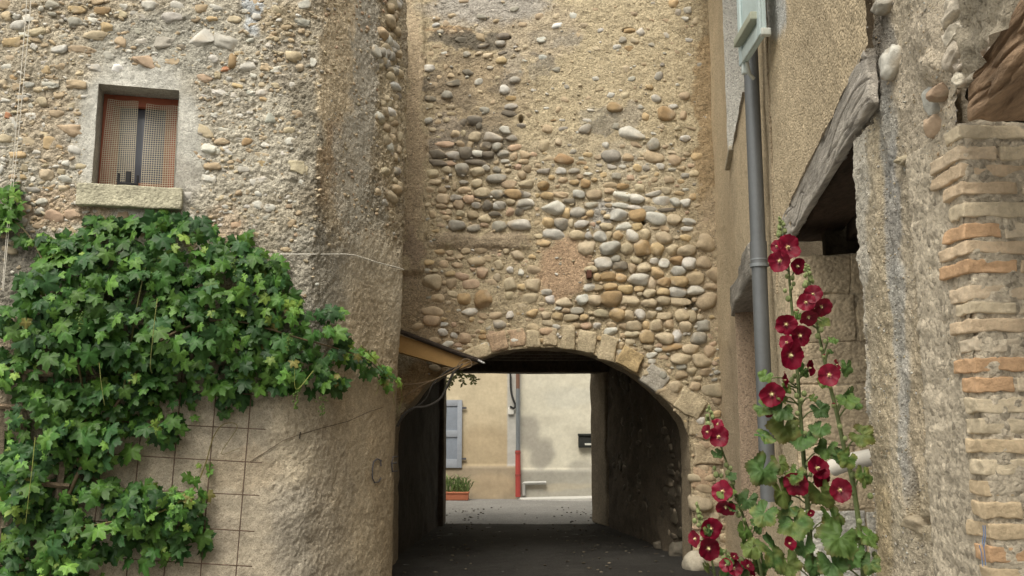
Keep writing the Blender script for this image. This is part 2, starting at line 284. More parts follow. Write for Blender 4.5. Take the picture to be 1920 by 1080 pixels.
L4 = """65,228,40,28,w;50,340,45,40,t;108,352,65,32,w;25,468,70,40,w;40,500,45,22,o;70,600,60,65,w;125,480,50,20,w;120,555,60,30,r;35,785,70,35,b;40,852,85,60,o;25,912,70,45,w;100,972,55,32,w;12,980,40,40,w;15,1030,45,40,w;70,1050,55,40,w;215,850,110,90,b;290,315,40,50,w;260,215,80,20,b;150,130,60,30,t;60,120,60,30,b"""
L2 = """1187,58,50,50,w;1240,72,55,42,w;1012,25,40,30,w;948,40,35,22,w;1050,90,48,14,w;1140,68,42,22,w;1155,158,40,25,w;1018,152,35,20,w;1190,10,50,28,w;865,25,50,45,w;1085,150,80,60,p;190,45,50,30,w;170,150,60,40,t;250,110,80,60,p;330,100,70,50,p;130,30,30,30,w;1240,200,50,30,t;1330,140,70,40,t"""
def parse(s, ox, oy, k):
    r = []
    for e in s.replace('\n', '').split(';'):
        a = e.split(','); x, y, w, h = [float(q) for q in a[:4]]; r.append((ox+x*k, oy+y*k, w*k, h*k, a[4]))
    return r
def fill(lst, n, box, wr, cols, ok=None, seed=1, gap=.50):
    """extra small stones dropped into the gaps between the listed ones"""
    r = random.Random(seed); out = list(lst); new = []
    for _ in range(n*14):
        if len(new) >= n: break
        x = r.uniform(box[0], box[2]); y = r.uniform(box[1], box[3]); w = r.uniform(*wr); h = w*r.uniform(.5, .85)
        if ok and not ok(x, y, r): continue
        if any(abs(x-a) < (w+c)*gap and abs(y-b) < (h+d)*gap for a, b, c, d, e in out): continue
        s = (x, y, w, h, r.choice(cols)); out.append(s); new.append(s)
    return new
# ================================================================== ARCH HOUSE (over the passage)
YA = 10.5
FA = Fr((0, YA, 0), (1, 0, 0), (0, 0, 1), (0, -1, 0))
arch_px = [(736, 1100), (736, 900), (738, 806), (752, 776), (776, 750), (800, 722), (850, 691), (900, 669), (960, 655), (1030, 651), (1090, 657), (1150, 679), (1200, 707), (1250, 752), (1278, 785), (1290, 815), (1294, 860), (1295, 940), (1297, 1100)]
AC = np.array([[at(x, y, YA)[0], at(x, y, YA)[2]] for x, y in arch_px])
AX0, AX1 = AC[:, 0].min(), AC[:, 0].max()
top = AC[2:17]
def archz(x): return np.interp(x, top[:, 0], top[:, 1], left=-1, right=-1)
def inside(x, y): # pixel inside the opening
    p = at(x, y, YA); return AX0-.03 < p[0] < AX1+.03 and p[2] < (archz(np.clip(p[0], top[0, 0], top[-1, 0]))+.02)
arch_house = thing('gate_house', 'cobblestone house with a low arched passage through it', 'house')
acc = Acc()
ab = [(1150, 150, 230, 230, (.52, .44, .30), .9), (1120, 330, 200, 90, (.49, .42, .30), .8), (1180, 300, 60, 40, (.55, .49, .38), .6), (1240, 440, 40, 30, (.52, .45, .34), .5), (1000, 60, 90, 60, (.43, .36, .27), .7), (900, 20, 110, 35, (.40, .355, .30), .8),
      (1328, 190, 27, 330, (.36, .265, .155), .9), (1300, 20, 40, 60, (.36, .30, .2), .7), (860, 75, 50, 20, (.21, .19, .15), .6), (905, 150, 70, 40, (.36, .29, .19), .7), (835, 160, 48, 18, (.12, .105, .085), .9), (850, 188, 45, 16, (.12, .105, .085), .9), (905, 75, 45, 16, (.17, .15, .12), .85), (860, 110, 60, 10, (.2, .17, .13), .7), (880, 125, 70, 40, (.34, .27, .18), .5),
      (845, 60, 45, 10, (.38, .24, .13), .6), (860, 75, 55, 18, (.15, .13, .10), .85), (945, 155, 20, 24, (.2, .18, .15), .7), (1020, 115, 24, 16, (.2, .18, .15), .7), (925, 10, 110, 28, (.42, .39, .35), .9), (1120, 235, 36, 12, (.27, .25, .21), .7), (1060, 80, 26, 10, (.32, .29, .24), .7), (1170, 300, 26, 12, (.36, .34, .3), .6), (820, 270, 30, 26, (.27, .23, .19), .8), (900, 260, 70, 55, (.23, .20, .155), .9), (905, 175, 110, 70, (.36, .29, .2), .6), (960, 130, 18, 60, (.34, .31, .27), .5), (1010, 130, 20, 18, (.28, .25, .2), .6), (1040, 70, 50, 14, (.35, .31, .25), .5), (840, 235, 30, 25, (.30, .26, .22), .6),
      (1170, 215, 40, 22, (.36, .33, .28), .6), (1120, 215, 40, 12, (.32, .3, .25), .5), (776, 250, 20, 290, (.45, .36, .25), .95), (774, 480, 18, 60, (.33, .26, .19), .9),
      (1055, 505, 52, 62, (.47, .335, .225), .95), (1130, 405, 26, 30, (.42, .42, .42), .7), (900, 455, 105, 20, (.33, .265, .19), .85), (820, 620, 70, 80, (.32, .25, .165), .8), (800, 540, 45, 60, (.34, .27, .185), .7), (800, 728, 60, 50, (.40, .28, .155), .95), (1335, 500, 40, 140, (.42, .34, .235), .8),
      (1340, 900, 40, 200, (.42, .345, .245), .8), (1375, 700, 20, 300, (.43, .35, .24), .8)]
rec = [(1090, 480, 270, 60, .6, .8), (1200, 560, 160, 110, .9, .9), (900, 340, 95, 100, .8, .9), (1140, 400, 130, 60, .8, .8), (1055, 500, 48, 60, .0, .95), (1150, 120, 160, 160, .0, .9)]
def arch_disp(V):
    base = fbm(V, 2.2, 3, 3)*.03+fbm(V, 11, 4, 9)*.024+np.abs(fbm(V, 34, 3, 21))*.018-.008
    sm = field(V, 1.0, [(776, 300, 20, 340, .3, .9), (1055, 505, 45, 60, .45, .9), (1150, 170, 170, 140, .75, .8)])
    r = field(V, .25, rec)
    px, py = proj(V)
    ridge = np.exp(-((px-(1003-(py-100)*.006))/3.2)**2)*(ss(90, 120, py)-ss(400, 430, py))*.014
    pil = (1-ss(795, 801, px+2*noise(V, 9, 4)))*(1-ss(505, 520, py))*.05
    ledge = np.exp(-((py-(452+4*noise(V, 6, 2)))/13)**4)*(ss(812, 825, px)-ss(985, 1000, px))*.035
    fil = ss(1285, 1350, px)*(1-ss(420, 560, py))*.05
    crk = -np.exp(-((px-(796+3*noise(V, 12, 8)))/2.2)**2)*.03*(1-ss(500, 520, py))
    hole = -sum(np.exp(-(((px-x)/r1)**2+((py-y)/r2)**2)**2)*.14 for x, y, r1, r2 in ((1297, 567, 10, 10), (1206, 412, 6, 8), (977, 223, 4, 6), (1258, 545, 6, 4), (1179, 57, 10, 4), (952, 69, 6, 3)))
    return base*sm*.8-r*.026+ridge+pil+ledge+fil+crk+hole
ST = .0145
zt = 7.9
def arch_patch(X, Zlo):
    nv = int((zt-0)/.0155); t = np.linspace(0, 1, nv)
    Zg = Zlo[:, None]*(1-t)+zt*t; Xg = np.repeat(X[:, None], nv, 1)
    V = FA.pt(Xg, Zg, 0*Xg); D = arch_disp(V); V = V+D[..., None]*FA.n
    add_grid(acc, V, paint(V, (.45, .375, .255), ab), 0)
xs = np.arange(-1.75, AX0, ST*1.3); arch_patch(np.append(xs, AX0), np.zeros(len(xs)+1)-.3)
xs = np.unique(np.concatenate([np.arange(top[0, 0], top[-1, 0], ST), top[:, 0], np.linspace(top[-2, 0], top[-1, 0], 12)])); arch_patch(xs, archz(xs))
xs = np.arange(top[-1, 0], 2.75, ST); arch_patch(xs, np.zeros(len(xs))-.3)
# intrados and jambs
n = 14; path = np.array(spline([np.array([x, 0, z]) for x, z in AC], 9))
L = np.linspace(0, .55, n); V = np.zeros((len(path), n, 3))
V[..., 0] = path[:, 0][:, None]; V[..., 1] = YA+L[None, :]-.005; V[..., 2] = path[:, 2][:, None]
V = V+np.stack([fbm(V, 7, 3, 5)*.02, 0*V[..., 0], fbm(V, 7, 3, 6)*.02], -1)
add_grid(acc, V, np.tile(np.array((.33, .27, .19)), (V.shape[0]*n, 1)), 0)
# cobbles
S = parse(S6, 740, 360, .34375)+parse(S5, 900, 0, .37037)+parse(S4, 480, 0, .37037)
S = [s for s in S if not inside(s[0], s[1]+s[3]*.3)]
def zone(x, y, r):
    if inside(x, y) or inside(x, y+8): return False
    if (x-1055)**2/50**2+(y-500)**2/58**2 < 1: return False
    if 800 < x < 1005 and 436 < y < 470: return False
    if (x < 800 and y < 510) or (x < 850 and y > 690): return False
    if x > 1370-(.012*(540-y)) : return False
    if y < 280 and 900 < x < 1310: return r.random() < .16
    if y < 200: return r.random() < .35
    if y < 640 and x > 1310: return r.random() < .6
    return True
S += fill(S, 480, (800, 285, 1375, 790), (9, 24), 'tttbbgwop', zone, 3, .46)
S += fill(S, 120, (800, 0, 1345, 290), (9, 22), 'ttbgw', zone, 5, .6)
S += fill(S, 60, (1302, 780, 1378, 1060), (16, 40), 'ttbp', zone, 6, .52)
rr = random.Random(11)
for x, y, w, h, k in S:
    p = at(x, y, YA); m = YA/F*1.01
    w *= 1.12; h *= 1.1
    pr = rr.uniform(.12, .52) if k not in 'tp' else rr.uniform(-.05, .22)
    if y < 250 and k in 'tb': pr -= .1
    cobble(acc, FA, (p[0], p[2], -.012), w*m*1.04, h*m*1.04, k, rr.uniform(-9, 9), pr, None, 2, .13)
# gravel in the mortar
for _ in range(800):
    x = rr.uniform(800, 1375); y = rr.uniform(0, 1060)
    if inside(x, y-4) : continue
    p = at(x, y, YA); s_ = rr.uniform(.012, .035)
    cobble(acc, FA, (p[0], p[2], -.004), s_*1.5, s_, rr.choice('ttbbgw'), rr.uniform(-30, 30), .35, s_*.5, 1)
# iron stub
wallo = acc.build('front_wall', [M_mortar, M_stone], arch_house)
acc = Acc()
# voussoirs: (centre px, width, height, lean)
for k, (x, y, w, h, r_, c, pr) in enumerate([(893, 661, 52, 24, 20, 'b', .03), (934, 640, 38, 36, 16, 'p', .02), (969, 634, 32, 34, 8, 'p', .015), (1000, 634, 28, 34, 3, 'b', .02), (1031, 631, 28, 34, -1, 't', .015), (1065, 633, 26, 44, -3, 'b', .055),
        (1101, 641, 32, 42, -9, 'b', .02), (1139, 653, 34, 46, -14, 'b', .035), (1180, 674, 44, 36, -28, 'o', .075), (1228, 710, 46, 40, -38, 'g', .02), (1262, 738, 34, 36, -44, 't', .015), (1294, 757, 52, 42, -33, 'b', .03),
        (1312, 802, 34, 34, -8, 't', .012), (1326, 850, 52, 38, 2, 't', .018), (1318, 894, 38, 40, 0, 'p', .012), (1332, 945, 60, 50, 1, 't', .02), (1320, 1000, 42, 46, 0, 't', .012), (1335, 1045, 60, 36, 1, 't', .02)]):
    p = at(x, y, YA); m = YA/F; a = math.radians(r_)
    fr = Fr((p[0], YA, p[2]), (math.cos(a), 0, math.sin(a)), (-math.sin(a), 0, math.cos(a)), (0, -1, 0))
    cc = np.array({'b': (.44, .37, .255), 'p': (.43, .315, .215), 't': (.41, .335, .23), 'o': (.42, .32, .18), 'g': (.37, .345, .3)}[c])
    rbox(acc, fr, (-w*m/2, -h*m/2, -.2), (w*m/2, h*m/2, pr-.004), cc, .022, 6, .03, 7, k+30, cvar=.2)
acc.build('arch_stones', M_block, arch_house)
# passage shell
PW = (-1.27, 2.10); EX0, EX1 = -1.06, 1.27; YE = 14.6
def rough_wall(acc, p0, p1, z0, z1, col, st=.05, amp=.05, flip=False, mi=0, seed=3, blobs=None):
    p0 = np.array(p0, float); p1 = np.array(p1, float); L = np.linalg.norm(p1-p0); nu = max(int(L/st), 2); nv = max(int((z1-z0)/st), 2)
    t = np.linspace(0, 1, nu); z = np.linspace(z0, z1, nv); A = p0[None]*(1-t[:, None])+p1[None]*t[:, None]
    V = np.zeros((nu, nv, 3)); V[..., 0] = A[:, 0][:, None]; V[..., 1] = A[:, 1][:, None]; V[..., 2] = z[None]
    d = unit((p1-p0)); nn = np.array([d[1], -d[0], 0])*(-1 if flip else 1)
    V = V+(fbm(V, 3, 4, seed)*amp)[..., None]*nn
    c = np.array(col)*(1+.25*fbm(V, 2, 4, seed+7))[..., None]
    add_grid(acc, V, c, mi); return nn
acc = Acc()
rough_wall(acc, (-1.38, YA+.5), (-1.12, YE), 0, 2.75, (.06, .05, .04))  # near-black colour stands in for the shade inside the passage
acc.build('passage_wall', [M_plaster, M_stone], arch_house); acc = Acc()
rough_wall(acc, (2.08, YA+.5), (1.50, YE-.25), 0, 2.75, (.10, .08, .057), amp=.09)  # wall and its cobbles coloured dark to carry the passage shade
rr2 = random.Random(3)
frp = Fr((2.08, YA+.5, 0), unit((-.58, 3.35, 0)), (0, 0, 1), unit((-3.35, -.58, 0)))
for _ in range(260):
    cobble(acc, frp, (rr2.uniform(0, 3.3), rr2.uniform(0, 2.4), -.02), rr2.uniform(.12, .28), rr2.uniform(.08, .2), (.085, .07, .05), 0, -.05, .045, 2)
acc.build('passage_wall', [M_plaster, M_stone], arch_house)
acc = Acc()   # exit jambs and lintel
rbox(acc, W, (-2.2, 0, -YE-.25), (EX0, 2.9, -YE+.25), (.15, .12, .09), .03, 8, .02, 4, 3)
acc.build('exit_jamb', M_plaster, arch_house); acc = Acc()
fj = Fr((EX1, YE+.35, 0), unit((.19, -.55, 0)), (0, 0, 1), unit((-.55, -.19, 0)))
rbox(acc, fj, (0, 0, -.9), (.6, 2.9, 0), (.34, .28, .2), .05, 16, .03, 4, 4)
acc.build('exit_jamb', M_plaster, arch_house)
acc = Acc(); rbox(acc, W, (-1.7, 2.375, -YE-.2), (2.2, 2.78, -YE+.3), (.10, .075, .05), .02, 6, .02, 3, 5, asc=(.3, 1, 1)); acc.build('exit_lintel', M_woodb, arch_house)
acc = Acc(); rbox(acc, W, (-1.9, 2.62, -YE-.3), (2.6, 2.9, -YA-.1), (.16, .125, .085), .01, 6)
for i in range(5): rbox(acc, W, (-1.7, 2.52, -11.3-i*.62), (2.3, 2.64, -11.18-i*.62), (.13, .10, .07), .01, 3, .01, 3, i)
acc.build('passage_ceiling', M_woodb, arch_house)
acc = Acc()   # body above the passage + sides so that no light leaks
rbox(acc, W, (-6, 2.92, -12.0), (7, 7.9, -YA-.25), (.38, .31, .22), .01, 2); rbox(acc, W, (-6, 2.91, -YE-.3), (7, 3.1, -12.0), (.38, .31, .22), .01, 2)
rbox(acc, W, (-6, 0, -YE-.25), (-1.75, 2.95, -YA-.6), (.38, .31, .22), .01, 2); rbox(acc, W, (2.75, 0, -YE-.25), (7, 2.95, -YA-.3), (.38, .31, .22), .01, 2)
rbox(acc, W, (1.9, 0, -YE-.2), (2.8, 2.95, -YE+.2), (.3, .25, .18), .01, 2)
rbox(acc, W, (-6, -.1, -YA-.7), (-1.6, 7.8, -YA-.1), (.38, .31, .22), .01, 2)
acc.build('rear_wall', M_plaster, arch_house)
acc = Acc(); rbox(acc, W, (-6.3, 7.9, -12.2), (7.3, 8.05, -YA+.25), (.30, .17, .11), .02, 2); acc.build('roof', M_plain, arch_house)
acc = Acc(); p = at(1104, 515, YA); rbox(acc, FA, (p[0]-.03, p[2]-.045, -.02), (p[0]+.03, p[2]+.045, .06), (.10, .045, .03), .008, 3, .006, 20, 3); acc.build('iron_stub', M_iron, arch_house)
# ================================================================== LEFT HOUSE
c14, s14 = math.cos(math.radians(14)), math.sin(math.radians(14))
P0 = at(260, 260, 7.0)
FL = Fr((P0[0], 7.0, 0), (c14, s14, 0), (0, 0, 1), (s14, -c14, 0))
def LW(px, py, off=0): return hit(px, py, FL.o+FL.n*off, FL.n)
K = np.array([-1.634, 7.337]); E = np.array([-1.055, 8.70])
FS = Fr((K[0], K[1], 0), (E[0]-K[0], E[1]-K[1], 0), (0, 0, 1), (E[1]-K[1], K[0]-E[0], 0))
def SW(px, py, off=0): return hit(px, py, FS.o+FS.n*off, FS.n)
left_house = thing('stone_house', 'old house of river stones and crumbling mortar with one small window', 'house')
acc = Acc()
# plan paths
A0 = FL.pt(-2.2, 0)[:2]
def chain(pts, st):
    out = []
    for a, b in zip(pts[:-1], pts[1:]):
        a = np.array(a); b = np.array(b); n = max(int(np.linalg.norm(b-a)/st), 1)
        for i in range(n): out.append(a+(b-a)*i/n)
    out.append(np.array(pts[-1])); return np.array(out)
raw = chain([A0, K, E, (-1.22, 9.2), (-1.45, 10.6)], .0105)
def smoothp(p, r):
    k = np.hanning(2*r+3)[1:-1]; k /= k.sum(); q = np.pad(p, ((len(k)//2, len(k)//2), (0, 0)), mode='edge')
    return np.stack([np.convolve(q[:, i], k, 'valid') for i in (0, 1)], 1)
sharp = smoothp(raw, 7); soft = smoothp(raw, 62)
wl = [LW(187, 158), LW(338, 170), LW(323, 357), LW(170, 350)]
wu = [FL.loc(p) for p in wl]; U0 = (wu[0][0]+wu[3][0])/2; U1 = (wu[1][0]+wu[2][0])/2; WZ1 = (wu[0][1]+wu[1][1])/2; WZ0 = (wu[2][1]+wu[3][1])/2
zs = np.arange(-.2, 6.4, .0112)
for q in (WZ0, WZ1): zs[np.argmin(abs(zs-q))] = q
ua = np.array([FL.loc(np.array([x, y, 0]))[0] for x, y in sharp])
fl = np.array([abs(FL.loc(np.array([x, y, 0]))[2]) < .002 for x, y in sharp])
for q in (U0, U1):
    i = np.argmin(abs(ua-q)+(~fl)*9); pt = FL.pt(q, 0)[:2]; sharp[i] = pt; soft[i] = pt; ua[i] = q
w = (1-ss(1.5, 2.9, zs))
PX = sharp[:, None, :]*(1-w[None, :, None])+soft[:, None, :]*w[None, :, None]
V = np.zeros(PX.shape[:2]+(3,)); V[..., :2] = PX; V[..., 2] = zs[None]
T = np.gradient(PX, axis=0); T /= np.linalg.norm(T, axis=-1, keepdims=True)+1e-9
N = np.zeros_like(V); N[..., 0] = T[..., 1]; N[..., 1] = -T[..., 0]
amp = field(V, 1.0, [(260, 262, 132, 160, .14, .98), (300, 100, 150, 60, .5, .8), (560, 250, 55, 230, 1.2, .8), (640, 200, 50, 260, .45, .8), (300, 950, 620, 250, .32, 1), (650, 900, 140, 420, .4, .9), (690, 560, 80, 140, .4, .9), (500, 650, 300, 90, .5, .9), (675, 200, 25, 260, .45, .8), (575, 850, 80, 300, .7, .8)], 8, 3)
craggy = fbm(V, 2.0, 3, 31)*.035+fbm(V, 9, 4, 33)*.034-np.abs(fbm(V, 26, 4, 37))*.045+fbm(V, 60, 2, 39)*.010
D = craggy*amp*.75
px, py = proj(V)
bulge = np.exp(-(((px-575)/70)**2+((py-900)/220)**2))*.06*fbm(V, 3, 2, 77)
D = D+bulge*.5
edge = (np.abs(V[..., 2]-WZ0) < .02)|(np.abs(V[..., 2]-WZ1) < .02)|(np.abs(ua[:, None]-U0) < .02)|(np.abs(ua[:, None]-U1) < .02)
D = np.where(edge & (px < 360) & (px > 150) & (py > 130) & (py < 380), .004*fbm(V, 20, 2, 3), D)
V = V+N*D[..., None]
lb = [(250, 230, 420, 330, (.52, .485, .405), .9), (60, 60, 200, 160, (.42, .35, .25), .5), (100, 250, 70, 70, (.44, .34, .23), .5), (230, 30, 120, 50, (.44, .37, .27), .5), (420, 180, 60, 60, (.45, .41, .34), .6),
      (300, 85, 145, 70, (.40, .385, .335), .85), (260, 262, 132, 158, (.62, .61, .56), .98), (300, 345, 85, 60, (.44, .42, .375), .9), (120, 390, 90, 40, (.43, .31, .2), .6), (425, 420, 40, 40, (.43, .30, .19), .5),
      (515, 35, 60, 35, (.46, .38, .26), .7), (545, 130, 50, 60, (.38, .335, .27), .7), (575, 220, 35, 90, (.28, .25, .195), .8), (560, 330, 40, 60, (.36, .33, .27), .6), (520, 400, 80, 45, (.43, .385, .3), .7), (590, 400, 30, 80, (.27, .235, .18), .7),
      (590, 520, 80, 110, (.36, .34, .29), .85), (560, 620, 70, 60, (.38, .36, .31), .8), (20, 500, 70, 90, (.26, .245, .21), .9), (60, 490, 60, 60, (.27, .25, .21), .8),
      (470, 15, 22, 48, (.58, .62, .66), .85),
      (636, 130, 40, 330, (.66, .55, .39), .9), (625, 280, 16, 60, (.38, .26, .17), .5), (682, 130, 28, 190, (.54, .505, .43), .85), (655, 330, 35, 130, (.54, .505, .43), .8), (690, 430, 40, 90, (.46, .43, .36), .8), (733, 170, 26, 270, (.52, .44, .31), .9), (612, 330, 20, 60, (.41, .31, .2), .6),
      (700, 560, 70, 140, (.60, .53, .41), .85), (430, 950, 300, 260, (.53, .465, .365), .95), (400, 760, 200, 80, (.52, .46, .365), .9), (560, 800, 60, 120, (.52, .45, .34), .8), (560, 1000, 60, 100, (.44, .40, .335), .6), (690, 820, 75, 300, (.54, .45, .32), .85), (620, 960, 40, 200, (.50, .43, .33), .6), (730, 900, 40, 260, (.47, .38, .26), .75), (450, 880, 80, 40, (.44, .35, .24), .4), (400, 1010, 60, 50, (.43, .37, .3), .3)]
mask = ~(((ua[:, None] >= U0-1e-4) & (ua[:, None] < U1-1e-4) & (np.arange(len(ua))[:, None] < np.argmax(~fl) if (~fl).any() else True)) & ((zs[None] >= WZ0-1e-4) & (zs[None] < WZ1-1e-4)))
sm_ = (amp < .55)|(zs[None] < 1.9)
cl = paint(V, (.40, .34, .25), lb, 12, 7, 40)
add_grid(acc, V, cl, 0, mask & ~sm_); add_grid(acc, V, cl, 2, mask & sm_)
# reveals
dR = .22
for a0, a1, b0, b1 in ((U0, U0, WZ0, WZ1), (U1, U1, WZ0, WZ1), (U0, U1, WZ1, WZ1), (U0, U1, WZ0, WZ0)):
    A = np.linspace(0, 1, 30)[:, None]*np.ones((1, 12)); Bc = np.ones((30, 1))*np.linspace(.01, -dR-.12, 12)[None]
    V2 = FL.pt(a0+(a1-a0)*A, b0+(b1-b0)*A, Bc); V2 = V2+.004*np.stack([fbm(V2, 12, 3, 4), fbm(V2, 12, 3, 5), fbm(V2, 12, 3, 6)], -1)
    add_grid(acc, V2, np.tile((.46, .44, .39), (V2.shape[0]*V2.shape[1], 1)), 2)
S = parse(L1, 0, 0, .37037)+parse(L4, 480, 0, .37037)+parse(L2, 0, 360, .4075)
def zl(x, y, r):
    if 150 < x < 372 and 120 < y < 392: return False
    if x > 575: return False
    if y > 420 and x > 480: return r.random() < .25
    if 140 < x < 440 and 40 < y < 140: return r.random() < .3
    return y < 560-(x*.1) and (r.random() < .75)
S += fill(S, 340, (0, 0, 585, 470), (9, 34), 'wwwbbtgtt', zl, 8, .55)
for x, y, w_, h_, k in S:
    p = LW(x, y); a, b, c = FL.loc(p); m = 7.15/F
    pr = rr.uniform(.03, .38)
    if k in 'tp': pr = rr.uniform(-.05, .2)
    if w_ > 50: pr = .05
    cobble(acc, FL, (a, b, -.012), w_*m*1.06, h_*m*1.06, k, rr.uniform(-14, 14), pr, min(w_, h_)*m*.42, 3 if w_ > 30 else 2, .24, boxy=.72)
for _ in range(2000):
    x = rr.uniform(0, 600); y = rr.uniform(0, 560)
    if 158 < x < 368 and 125 < y < 388 or (y > 440 and rr.random() < .6): continue
    a, b, c = FL.loc(LW(x, y)); s_ = rr.uniform(.008, .03)
    cobble(acc, FL, (a, b, -.006), s_*rr.uniform(1, 2.4), s_, rr.choice('ttbbgw'), rr.uniform(-40, 40), .22, s_*.55, 1)
# side strip cobbles
for _ in range(150):
    x = rr.uniform(703, 750); y = rr.uniform(-20, 400)
    if x < 715+12*math.sin(y*.05): continue
    a, b, c = FS.loc(SW(x, y)); s_ = rr.uniform(.07, .15)
    cobble(acc, FS, (a, b, -.01), s_*rr.uniform(.9, 1.5), s_*.8, rr.choice('bbtwbg'), rr.uniform(-14, 14), rr.uniform(.3, .6), s_*.4, 2)
for _ in range(380):
    x = rr.uniform(605, 752); y = rr.uniform(-20, 460)
    a, b, c = FS.loc(SW(x, y)); s_ = rr.uniform(.01, .035)
    cobble(acc, FS, (a, b, -.004), s_*1.6, s_, rr.choice('ttbbgp'), rr.uniform(-30, 30), .3, s_*.5, 1)
wallo = acc.build('wall', [M_mortar, M_stone, M_plaster], left_house)
acc = Acc()
g0 = FL.loc(LW(148, 378)); g1 = FL.loc(LW(340, 388)); gz1 = WZ0+.01; gz0 = (FL.loc(LW(240, 388, .07))[1])
rbox(acc, FL, (g0[0]-.01, gz0, -.15), (g1[0]+.01, gz1, .075), (.38, .36, .27), .012, 14, .008, 14, 5, cvar=.3)
sill = acc.build('window_sill', M_block, left_house); sill['label'] = 'lichen stained stone sill under the small window'
# window
fo = -dR
acc = Acc(); red = (.33, .10, .055)
fw = .075
rbox(acc, FL, (U0, WZ0, fo-.05), (U0+fw, WZ1, fo), red, .006, 3, .002, 20, 1); rbox(acc, FL, (U1-fw, WZ0, fo-.05), (U1, WZ1, fo), red, .006, 3, .002, 20, 2)
rbox(acc, FL, (U0+fw, WZ1-.09, fo-.052), (U1-fw, WZ1, fo-.002), red, .006, 3); rbox(acc, FL, (U0+fw, WZ0, fo-.052), (U1-fw, WZ0+.07, fo+.02), (.30, .13, .06), .006, 3, .002, 20, 3)
rbox(acc, FL, (U0+.02, WZ0+.001, fo+.021), (U1-.01, WZ0+.05, fo+.035), (.33, .14, .065), .006, 4, .003, 20, 6)
win = acc.build('window', M_paint, left_house)
acc = Acc()
for a in (U0+fw, U1-fw-.05): rbox(acc, FL, (a, WZ0+.07, fo-.06), (a+.05, WZ1-.09, fo-.02), (.26, .11, .06), .004, 2)
rbox(acc, FL, (U0+fw+.05, WZ0+.07, fo-.06), (U1-fw-.05, WZ0+.11, fo-.022), (.26, .11, .06), .004, 2)
acc.build('sash', M_paint, win)
acc = Acc(); rbox(acc, FL, (U0+fw, WZ0+.07, fo-.075), (U1-fw, WZ1-.09, fo-.066), (.1, .11, .14), .001, 1); acc.build('pane', M_glass, win)
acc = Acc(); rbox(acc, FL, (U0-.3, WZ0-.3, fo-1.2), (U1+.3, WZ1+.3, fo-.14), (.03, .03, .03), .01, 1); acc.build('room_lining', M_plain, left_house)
# netting
def net(name, label, u0, u1, u0b, u1b, z0, z1, cols):
    acc = Acc(); nu = cols; nz = int(nu*(z1-z0)/(u1-u0)*.95); th = .0021
    def pos(s, t):
        a = (u0+(u1-u0)*s)*t+(u0b+(u1b-u0b)*s)*(1-t); b = z0+(z1-z0)*t-.006*math.sin(s*5+1)*(1-abs(2*t-1)) + .01*s*(1-t)
        return FL.pt(a, b, fo+.045+.012*math.sin(s*6.5+t*2)+.01*math.sin(t*4))
    for i in range(nu+1):
        tube(acc, [pos(i/nu, t) for t in np.linspace(0, 1, 14)], th, (.54, .49, .39), 4, False)
    for j in range(nz+1):
        tube(acc, [pos(s, j/nz) for s in np.linspace(0, 1, 8)], th, (.54, .49, .39), 4, False)
    o = acc.build(name, M_plain); tag(o, label, 'netting', 'net panels over the small window'); return o
um = U0+(U1-U0)
W_ = U1-U0
net('window_net', 'left hand beige net panel stretched over the small window', U0+.04*W_+.02, U0+.45*W_, U0+.02*W_+.01, U0+.46*W_, WZ0+.05, WZ1-.06, 15)
net('window_net', 'right hand beige net panel stretched over the small window', U0+.56*W_, U1-.025, U0+.55*W_, U1-.02, WZ0+.06, WZ1-.075, 14)
acc = Acc(); pc = FL.loc(LW(240, 345, -.1)); bl = (.012, .012, .014)
rbox(acc, FL, (pc[0]-.085, WZ0+.05, -.13), (pc[0]+.075, WZ0+.075, -.10), bl, .006, 2)
rbox(acc, FL, (pc[0]-.025, WZ0+.015, -.125), (pc[0]+.02, WZ0+.17, -.105), bl, .008, 2)
rbox(acc, FL, (pc[0]-.085, WZ0+.06, -.125), (pc[0]-.065, WZ0+.15, -.105), bl, .005, 2); rbox(acc, FL, (pc[0]+.06, WZ0+.06, -.125), (pc[0]+.075, WZ0+.14, -.105), bl, .005, 2)
tag(acc.build('pot_holder', M_plain), 'black iron bracket standing on the small window sill', 'bracket')
# body of the house behind the wall
acc = Acc(); rbox(acc, FL, (-7, -.1, -4), (-2.1, 6.4, -.05), (.40, .34, .26), .01, 3); rbox(acc, FL, (-2.1, 6.3, -3), (1.0, 6.38, -.03), (.3, .25, .2), .01, 3); acc.build('side_wall', M_plaster, left_house)
# marks scrawled in dark paint
acc = Acc()
def surfpt(px_, py_, off=.012):
    r = ray(px_, py_); m = np.hypot(proj(V)[0]-px_, proj(V)[1]-py_) if False else None
    return None
PXf, PYf = proj(V); vis = N[..., 1]*V[..., 1]+N[..., 0]*V[..., 0] < 0
def onleft(x, y, off=.012):
    d = (PXf-x)**2+(PYf-y)**2+np.where(vis, 0, 1e6); i = np.unravel_index(np.argmin(d), d.shape)
    Y = V[i][1]; p = at(x, y, Y); q = N[i]; return p+q*off
def stroke(acc, pts, r, col, off=.006): tube(acc, [onleft(x, y, off) for x, y in pts], r, col, 5)
for s_ in ([(714, 864), (706, 860), (699, 866), (697, 880), (697, 896), (701, 905), (709, 903), (713, 896)], [(712, 864), (713, 874)], [(744, 856), (735, 857), (733, 868), (734, 884), (743, 883)], [(734, 869), (742, 868)]):
    acc = Acc(); stroke(acc, s_, .0065, (.10, .095, .10), .008); acc.build('scrawled_stroke', M_plain, left_house)['label'] = 'dark paint stroke of a scrawled letter on the corner plaster'
